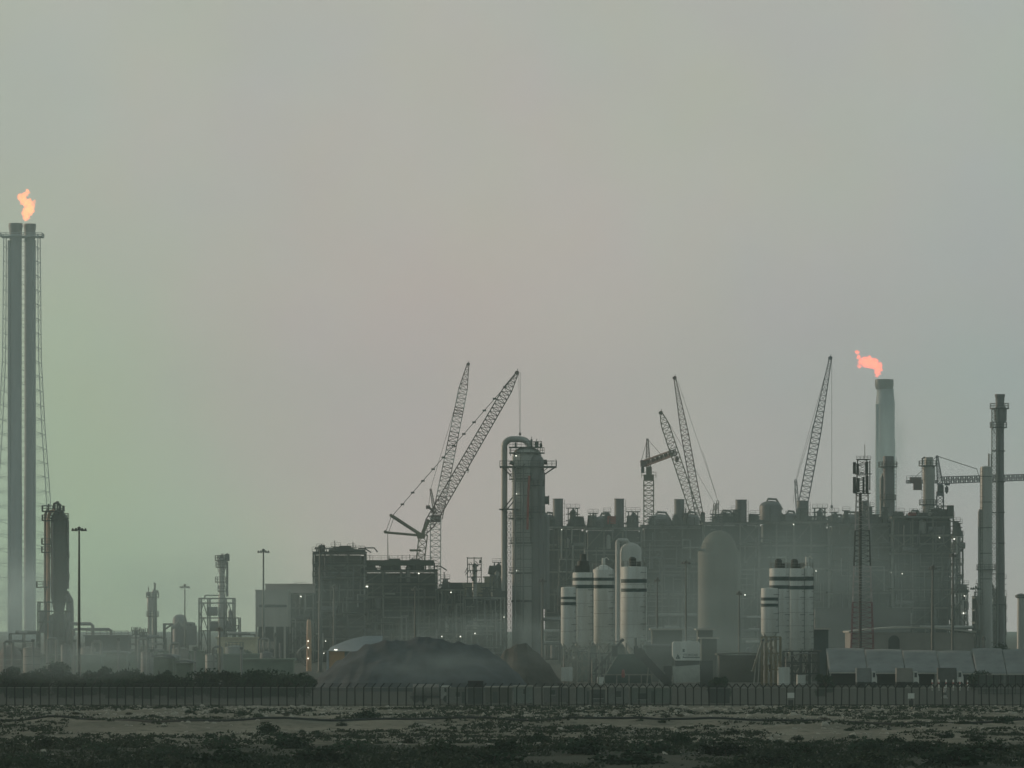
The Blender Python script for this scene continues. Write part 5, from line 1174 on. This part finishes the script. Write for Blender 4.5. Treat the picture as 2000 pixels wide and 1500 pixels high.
def tank_truck():
    t = TH('water_tanker', 'pale tanker lorry parked behind the fence left of the cabins', 'lorry', 720, 838); k = t.k
    m = t.m(); m.hcyl((-2.0, 0, 1.5), (1.2, 0, 1.5), .78, 18); m.build('tank', PALE, t, True)
    m = t.m(); pr = [(1.4, .5), (3.0, .5), (3.0, 1.3), (2.6, 2.1), (1.4, 2.1)]; n = 5; m.v = [(x, y, z) for y in (-.9, .9) for x, z in pr]; m.f = [tuple(range(n)), tuple(range(2*n-1, n-1, -1))]+[((i+1) % n, i, n+i, n+(i+1) % n) for i in range(n)]; c_ = m.build('cab', WHITE, t)
    m = t.m(); m.box(1.9, 2.6, -.93, -.9, 1.3, 1.9); m.build('window', GLASS, c_)
    m = t.m(); m.box(-2.3, 2.9, -.4, .4, .5, .8); m.build('chassis', DARK, t)
    for x in (-1.6, -.7, 2.2):
        for y in (-.8, .8): m = t.m(); m.bar((x, y-.14, .45), (x, y+.14, .45), .45, 14); m.build('wheel', RUBBER, t)
tank_truck()
def container(label, D, a, b, top):
    t = TH('skip_container', label, 'container', D, (a+b)/2); A, B = t.P(a, top), t.P(b, top); m = t.m(); m.box(A.x, B.x, 0, 2.4, .1, A.z)
    n = int((B.x-A.x)/.3)
    for i in range(1, n): x = A.x+(B.x-A.x)*i/n; m.box(x-.05, x+.05, -.06, 0, .2, A.z-.15)
    m.build('body', mat('black_container', (.03, .033, .036), .8, 0, .3, .6), t)
    m = t.m(); m.box(A.x-.05, B.x+.05, -.1, 2.5, A.z, A.z+.1); m.build('rim', DARK, t)
container('black container standing between the pale and brown cabins', 702, 914, 944, 1331)
container('low dark container behind the forked fence under the sign hopper', 706, 1385, 1425, 1345)
def fence_sign(label, px, D, base, w_, top):
    t = TH('notice_board', label, 'sign', D, px, 'notice boards by the fence', z=hfun((px-1000)*D/F, D)); A = t.P(px, top)
    for x in (0, w_*t.k): m = t.m(); m.bar((x, 0, -.1), (x, 0, A.z), .05); m.build('post', SILSTEEL, t)
    m = t.m(); m.box(-.05, w_*t.k+.05, -.08, -.05, A.z-.62, A.z); m.build('board', WHITE, t)
    m = t.m(); m.box(.05, w_*t.k-.05, -.07, -.04, .25, .75); m.build('lower_board', DARK, t)
fence_sign('white notice board on posts before the olive silo frame', 1538.5, 684, 1390, 12, 1353); fence_sign('white notice board on posts beside the little white marker', 1774, 684, 1388, 11, 1354)
def marker():
    t = TH('traffic_cone', 'small white cone shaped marker on the fence line', 'marker', 760, 1845); m = t.m(); z = t.P(0, 1355).z
    m.lathe(0, 0, [(.42, 0), (.42, .1), (.30, .12)], 16); m.build('base', WHITE, t); m = t.m(); m.lathe(0, 0, [(.30, .12), (.22, .5), (.12, 1.4), (.08, 1.5)], 16); m.build('cone', WHITE, t, True)
    m = t.m(); m.lathe(0, 0, [(.26, .42), (.21, .75)], 16); m.build('dark_band', DARK, t)
marker()

# ------------------------------------------------------------------ trees, shrubs, scrub
def tree(label, D, px, w_, top, seed, m_=LEAFA, group='trees behind the fence', name='tree'):
    rng = random.Random(seed); t = TH(name, label, 'tree', D, px, group); H = t.P(0, top).z; R = w_*t.k/2
    m = t.m(); m.bar((0, 0, -.1), (R*.08, 0, H*.45), .16, 8, .11)
    for i in range(6): a = rng.uniform(0, 6.28); m.bar((R*.08, 0, H*.3), (R*.6*math.cos(a), R*.6*math.sin(a), H*rng.uniform(.55, .8)), .09, 6, .03)
    m.build('trunk', BARK, t); m = t.m()
    for i in range(max(14, int(w_/3.5))):
        a = rng.uniform(0, 6.28); q = R*math.sqrt(rng.random())*.85; s = rng.uniform(.26, .46)*min(R, H*.7)
        c_ = (q*math.cos(a), q*math.sin(a)*.7, H*(.10+.72*rng.random()**.8)*(1-.3*q/R))
        m.leaves(c_, (s*1.25, s*1.1, min(s, H-c_[2])), 190, .18, rng, .9, .25)
    m.build('crown', m_, t)
for q in (('dusky purple grey bush tree at the left edge', 770, 10, 62, 1284), ('dark bush tree left of the tall light mast', 780, 62, 60, 1296), ('full dark green tree just left of the tall light mast', 765, 112, 78, 1281),
          ('low spreading tree right of the tall light mast', 790, 178, 60, 1304), ('dark rounded tree behind the grey mound tent', 800, 212, 58, 1298), ('broad dark tree before the twin vessels', 790, 262, 84, 1302), ('upright dark tree right of the broad one', 785, 318, 40, 1291),
          ('dense square dark tree left of the pale pole', 780, 404, 62, 1297)):
    tree(q[0], q[1], q[2], q[3], q[4], q[2])
tree('small dark tree behind the sign hopper', 1000, 1343, 44, 1226, 61); tree('dim tree line clump right of the slim flare foot', 950, 1950, 90, 1244, 62); tree('rounded bush rising before the shade tents', 830, 1922, 58, 1300, 63)
tree('clipped dark tree right of the pale pole', 775, 470, 74, 1298, 64); tree('dark hedge like tree before the hall', 780, 540, 84, 1303, 65); tree('far grey green tree between gas holder and framed column', 1250, 388, 40, 1246, 66)
tree('tree clump at the foot of the dark rack building', 1150, 230, 60, 1262, 67); tree('far tree clump left of the hall', 1250, 476, 36, 1258, 68); tree('dark conical tree beside the first shade tent', 780, 1612, 36, 1302, 69)
for q in (('dusky thicket filling the gap at the far left', 760, 36, 70), ('dark thicket below the tall light mast', 758, 140, 66), ('dark thicket right of the grey mound tent', 760, 238, 72), ('dense thicket below the twin vessels', 756, 300, 74), ('dark thicket left of the square tree', 758, 352, 60), ('dark thicket below the cream block', 760, 440, 64), ('dim thicket below the hall', 765, 505, 80), ('dim thicket left of the grey stockpile', 770, 578, 70)):
    tree(q[0], q[1], q[2], q[3], 1308+random.Random(q[2]).randint(-4, 5), q[2]+900, LEAFA if q[2] % 4 else LEAFB, 'thickets behind the fence', 'thicket')
tree('dark low bush tree right of the sign hopper', 780, 1400, 56, 1310, 70)
def dome_tent(label, D, px, w_, top, m_):
    t = TH('dome_store', label, 'dome', D, px); H = t.P(0, top).z; R = w_*t.k/2; m = t.m(); m.lathe(0, 0, [(R, 0), (R, H*.45)]+[(R*math.cos(i*math.pi/14)+.01, H*.45+H*.55*math.sin(i*math.pi/14)) for i in range(1, 8)], 24); m.build('shell', m_, t, True)
    m = t.m()
    for z in (.25, .45): m.lathe(0, 0, [(R*1.005, H*z), (R*1.005, H*z+.15)], 24)
    m.build('hoop', SILSTEEL, t)
dome_tent('pale pinkish domed store behind the left edge trees', 1150, 20, 46, 1259, mat('pinkish_dome', (.22, .20, .19), .8, 0, .2, .4))

def gp(px, py):                                            # where a photo pixel meets the foreground ground
    lo, hi = 300.0, 700.0
    for i in range(28):
        y = (lo+hi)/2; r = HZ+(CH-hfun((px-1000)*y/F, y))*F/y
        if r > py: lo = y
        else: hi = y
    return Vector(((px-1000)*y/F, y, hfun((px-1000)*y/F, y)))
rng = random.Random(77); protos = []
for i in range(6):
    o = bpy.data.objects.new('shrub', None); COL.objects.link(o); o['category'] = 'shrub'; m = MB()
    for j in range(5):
        a = rng.uniform(0, 6.28); m.bar((0, 0, -.05), (.5*math.cos(a), .5*math.sin(a), .5), .03, 5, .01)
    s = m.build('stem', BARK, o); m = MB()
    for j in range(rng.randint(5, 8)): a = rng.uniform(0, 6.28); q = rng.random()*.75; m.leaves((q*math.cos(a), q*math.sin(a), rng.uniform(.05, .45)), (.55, .55, rng.uniform(.3, .55)), 130, .085, rng, .3, .25)
    m.build('foliage', [LEAFA, LEAFB, LEAFA, LEAFB, LEAFC, LEAFA][i], o); protos.append(o)
looks = ['rounded dark', 'olive spreading', 'ragged dark', 'low olive', 'dry brownish', 'dense blackish']
SH = [(520,1432,58,0),(545,1440,46,5),(412,1440,26,2),(440,1446,30,0),(590,1430,22,2),(668,1418,28,0),(770,1432,34,5),(822,1438,24,1),(690,1438,24,3),(620,1434,22,0),(720,1404,70,0),(885,1424,20,2),(1010,1402,26,1),(1090,1405,26,2),(1120,1402,34,5),(1132,1424,32,0),
      (1250,1408,18,1),(1294,1412,20,0),(1432,1434,42,0),(1476,1436,32,5),(1302,1401,20,3),(1660,1428,26,0),(1664,1442,26,5),(1736,1412,18,2),(1790,1414,26,0),(1828,1412,22,5),(1880,1414,30,0),(1915,1412,28,2),(1960,1412,56,5),(1850,1442,44,0),(1905,1448,40,1),(1560,1446,34,0),(1520,1452,34,2),
      (20,1410,24,0),(60,1404,20,3),(300,1400,22,1),(250,1396,24,4),(370,1394,30,0),(420,1393,32,1),(470,1396,30,2),(505,1402,34,5),(150,1396,26,3),(560,1398,24,4),(940,1392,30,3),(1000,1391,26,4),(1180,1394,22,1),(1220,1396,28,3),(1330,1400,24,4),(1400,1394,26,1),(1610,1406,26,4),(1700,1404,20,1),
      (430,1462,90,5),(560,1462,110,0),(200,1470,100,5),(90,1462,70,2),(320,1478,110,0),(700,1470,120,5),(860,1474,110,0),(1000,1470,100,2),(1130,1472,120,0),(1280,1470,120,5),(1420,1476,130,0),(1560,1474,100,5),(1690,1470,110,0),(1800,1474,120,2),(1930,1472,120,5),(640,1490,150,0),(960,1494,170,5),(1240,1494,180,0),(1500,1496,150,5),(1880,1496,170,0),(440,1494,150,0),(1700,1494,120,2),(60,1494,110,5),(800,1452,40,1),(1050,1450,60,0),(1160,1450,50,5),(1330,1452,60,0),(1600,1454,40,5),(1745,1452,50,0)]
place = lambda px: ('at the left edge' if px < 100 else 'below the twin flare' if px < 250 else 'below the twin vessels' if px < 350 else 'below the framed column' if px < 480 else 'below the concrete hall' if px < 600 else 'below the thick light mast' if px < 700 else 'below the grey stockpile' if px < 900 else 'below the brown stockpile' if px < 1090 else 'below the narrow silo' if px < 1200 else 'below the tall silo' if px < 1310 else 'below the sign hopper' if px < 1450 else 'below the far silos' if px < 1610 else 'below the phone mast' if px < 1750 else 'below the thick light pole' if px < 1880 else 'below the slim flare')
seen = set()
for i, (px, py, w_, kd) in enumerate(SH):
    p = gp(px, py); s = w_*p.y/F/2.2; zone = 'on the bottom scrub belt' if py > 1455 else 'on the sand bank' if py > 1410 else 'by the fence'
    size = 'big' if w_ > 90 else 'middling' if w_ > 45 else 'small' if w_ > 25 else 'tiny'
    lab = f'{size} {looks[kd]} shrub {zone} {place(px)}'
    if lab in seen: lab = f'{size} {looks[kd]} shrub {zone} {place(px)}, rightmost'
    seen.add(lab)
    tree_copy(protos[kd], p-Vector((0, 0, .05)), rng.uniform(0, 6.28), (s, s, min(s, 1.5)*rng.uniform(.75, 1.0)), lab, 'desert shrubs in the foreground')
for o in protos:
    for ch in list(o.children): bpy.data.objects.remove(ch)
    bpy.data.objects.remove(o)

def scrub():
    m = MB(); rg = random.Random(4)
    for i in range(19000):
        y = 385+300*rg.random()**1.15; x = rg.uniform(-1, 1)*y*.093
        d = noise.noise(Vector((x*.07, y*.035, 4.4)))+.5*noise.noise(Vector((x*.3, y*.15, 2.2)))
        lim = -.24 if y < 472 else (-.05 if y < 488 else 0.0 if y < 552 else -.06)
        if d < lim: continue
        s = rg.uniform(.15, .5)*(1.5 if y < 472 else 1.0); z = hfun(x, y)
        m.leaves((x, y, z), (s*1.3, s*1.3, s*.7), 14, .12, rg, .1, .1)
    o = m.build('scrub', LEAFB); put(o, 'dark olive low scrub covering the foreground sand', 'scrub', None, 'stuff')
scrub()
def rubble():
    m = MB(); rg = random.Random(8)
    for i in range(4200):
        y = 410+278*rg.random()**.55; x = rg.uniform(-1, 1)*y*.092
        if noise.noise(Vector((x*.06, y*.05, 9.1))) < .05 and y < 600: continue
        s = rg.uniform(.08, .28)*(1.6 if rg.random() < .06 else 1); z = hfun(x, y); n0 = len(m.v)
        for a, b, h in ((-1,-1,0),(1,-1,0),(1,1,0),(-1,1,0),(-.6,-.5,1),(.5,-.6,1),(.6,.5,1),(-.5,.6,1)): m.v.append((x+a*s*rg.uniform(.7, 1.3), y+b*s*rg.uniform(.7, 1.3), z-.04+h*s*rg.uniform(.4, .9)))
        m.f += [tuple(n0+q for q in f) for f in ((0,3,2,1),(4,5,6,7),(0,1,5,4),(1,2,6,5),(2,3,7,6),(3,0,4,7))]
    o = m.build('rubble', STONE); put(o, 'pale limestone rubble scattered over the sand', 'rubble', None, 'stuff')
rubble()
def crest_tube():  # thin black tube forms the dark line along the bank crest
    m = MB(); pts = []
    for i in range(140):
        px = -60+i*15.4; py = 1411-5*math.sin(px*.0016)+2*math.sin(px*.012); p = gp(px, py); pts.append((p.x, 560+2*math.sin(px*.004), 0))
    pts = [(x, 553+16*noise.noise(Vector((x*.045, 556*.03, 1.3))), 0) for x, y, z in pts]; pts = [(x, y, hfun(x, y)+.09) for x, y, z in pts]; m.tube(pts, .11, 8); o = m.build('crest_tube', RUBBER, None, True); put(o, 'thin black tube lying along the crest of the sand bank', 'crest_tube')
crest_tube()

# ------------------------------------------------------------------ haze
def haze():
    m = MB(); m.box(-1600, 1600, -300, 6100, -1.5, 262); o = m.build('haze', bpy.data.materials.new('haze_air')); put(o, kind='stuff', label='thin dusty haze filling the air', cat='haze')
    mt = o.data.materials[0]; mt.use_nodes = True; t = mt.node_tree; t.nodes.clear(); v = t.nodes.new('ShaderNodeVolumePrincipled'); q = t.nodes.new('ShaderNodeOutputMaterial')
    v.inputs['Color'].default_value = (*HAZE_COLOR, 1); v.inputs['Density'].default_value = HAZE_DENSITY; v.inputs['Anisotropy'].default_value = .65
    t.links.new(v.outputs[0], q.inputs['Volume'])
haze()
def smoke(label, D, px, py, hw, hh, dep, tau):
    import bmesh
    k = D/F; bm = bmesh.new(); bmesh.ops.create_icosphere(bm, subdivisions=4, radius=1); sd_ = px*.013
    for v in bm.verts: v.co *= 1+.30*noise.noise(v.co*1.6+Vector((sd_, 0, 0)))+.16*noise.noise(v.co*4+Vector((0, sd_, 0)))
    me = bpy.data.meshes.new('smoke_bank'); bm.to_mesh(me); bm.free(); o = bpy.data.objects.new('smoke_bank', me); COL.objects.link(o)
    o.location = ((px-1000)*k, D, CH+(HZ-py)*k); o.scale = (hw*k, dep, hh*k); put(o, label, 'smoke', None, 'stuff')
    mt = bpy.data.materials.new('drifting_smoke'); mt.use_nodes = True; t = mt.node_tree; t.nodes.clear(); v = t.nodes.new('ShaderNodeVolumePrincipled'); q = t.nodes.new('ShaderNodeOutputMaterial')
    v.inputs['Color'].default_value = (.83, .97, .98, 1); v.inputs['Anisotropy'].default_value = .6; t.links.new(v.outputs[0], q.inputs['Volume']); me.materials.append(mt)
    g = t.nodes.new('ShaderNodeTexCoord'); ln = t.nodes.new('ShaderNodeVectorMath'); ln.operation = 'LENGTH'; t.links.new(g.outputs['Object'], ln.inputs[0])
    mr = t.nodes.new('ShaderNodeMapRange'); mr.interpolation_type = 'SMOOTHSTEP'; t.links.new(ln.outputs['Value'], mr.inputs[0]); mr.inputs[1].default_value = .92; mr.inputs[2].default_value = .05; mr.inputs[4].default_value = 1.6*tau/(2*dep)
    nz_ = t.nodes.new('ShaderNodeTexNoise'); nz_.inputs['Scale'].default_value = 2.6; nz_.inputs['Detail'].default_value = 3; t.links.new(g.outputs['Object'], nz_.inputs[0])
    r2 = t.nodes.new('ShaderNodeMapRange'); t.links.new(nz_.outputs[0], r2.inputs[0]); r2.inputs[1].default_value = .35; r2.inputs[2].default_value = .62; r2.inputs[3].default_value = .15; r2.inputs[4].default_value = 1.3
    ml = t.nodes.new('ShaderNodeMath'); ml.operation = 'MULTIPLY'; t.links.new(mr.outputs[0], ml.inputs[0]); t.links.new(r2.outputs[0], ml.inputs[1]); t.links.new(ml.outputs[0], v.inputs['Density'])
smoke('pale blue mist drifting round the twin flare foot', 2300, 40, 1165, 110, 130, 160, 1.5)
smoke('thin mist hanging round the pale flare foot', 2300, 1733, 900, 44, 230, 110, 1.2)
smoke('bluish dust drifting over the grey stockpile', 795, 850, 1300, 260, 60, 14, .28)
smoke('dusty mist between the left plant block and the huge column', 1250, 900, 1235, 330, 75, 60, .45)
shed('low grey green sheet wall closing the space under the banded silos', 'machine_shed', 'building', 972, 1118, 1262, 1262, mat('sheet_under_silos', (.24, .275, .25), .85, 0, .4, .3), 5)
shed('dim olive sheet wall under the far silo cluster', 'machine_shed', 'building', 978, 1522, 1600, 1274, mat('olive_sheet', (.13, .13, .11), .85, 0, .4, .3), 5)
smoke('teal haze hanging before the banded silos', 830, 1260, 1265, 420, 95, 14, .34)
smoke('green blue mist along the hedge at the left', 742, 150, 1290, 330, 62, 10, .42)
smoke('wide teal dust veil before the big plant block', 1220, 1470, 1150, 640, 300, 80, .58)
smoke('wide greenish dust veil before the left plant and dome topped column', 1065, 300, 1190, 620, 230, 60, .62)
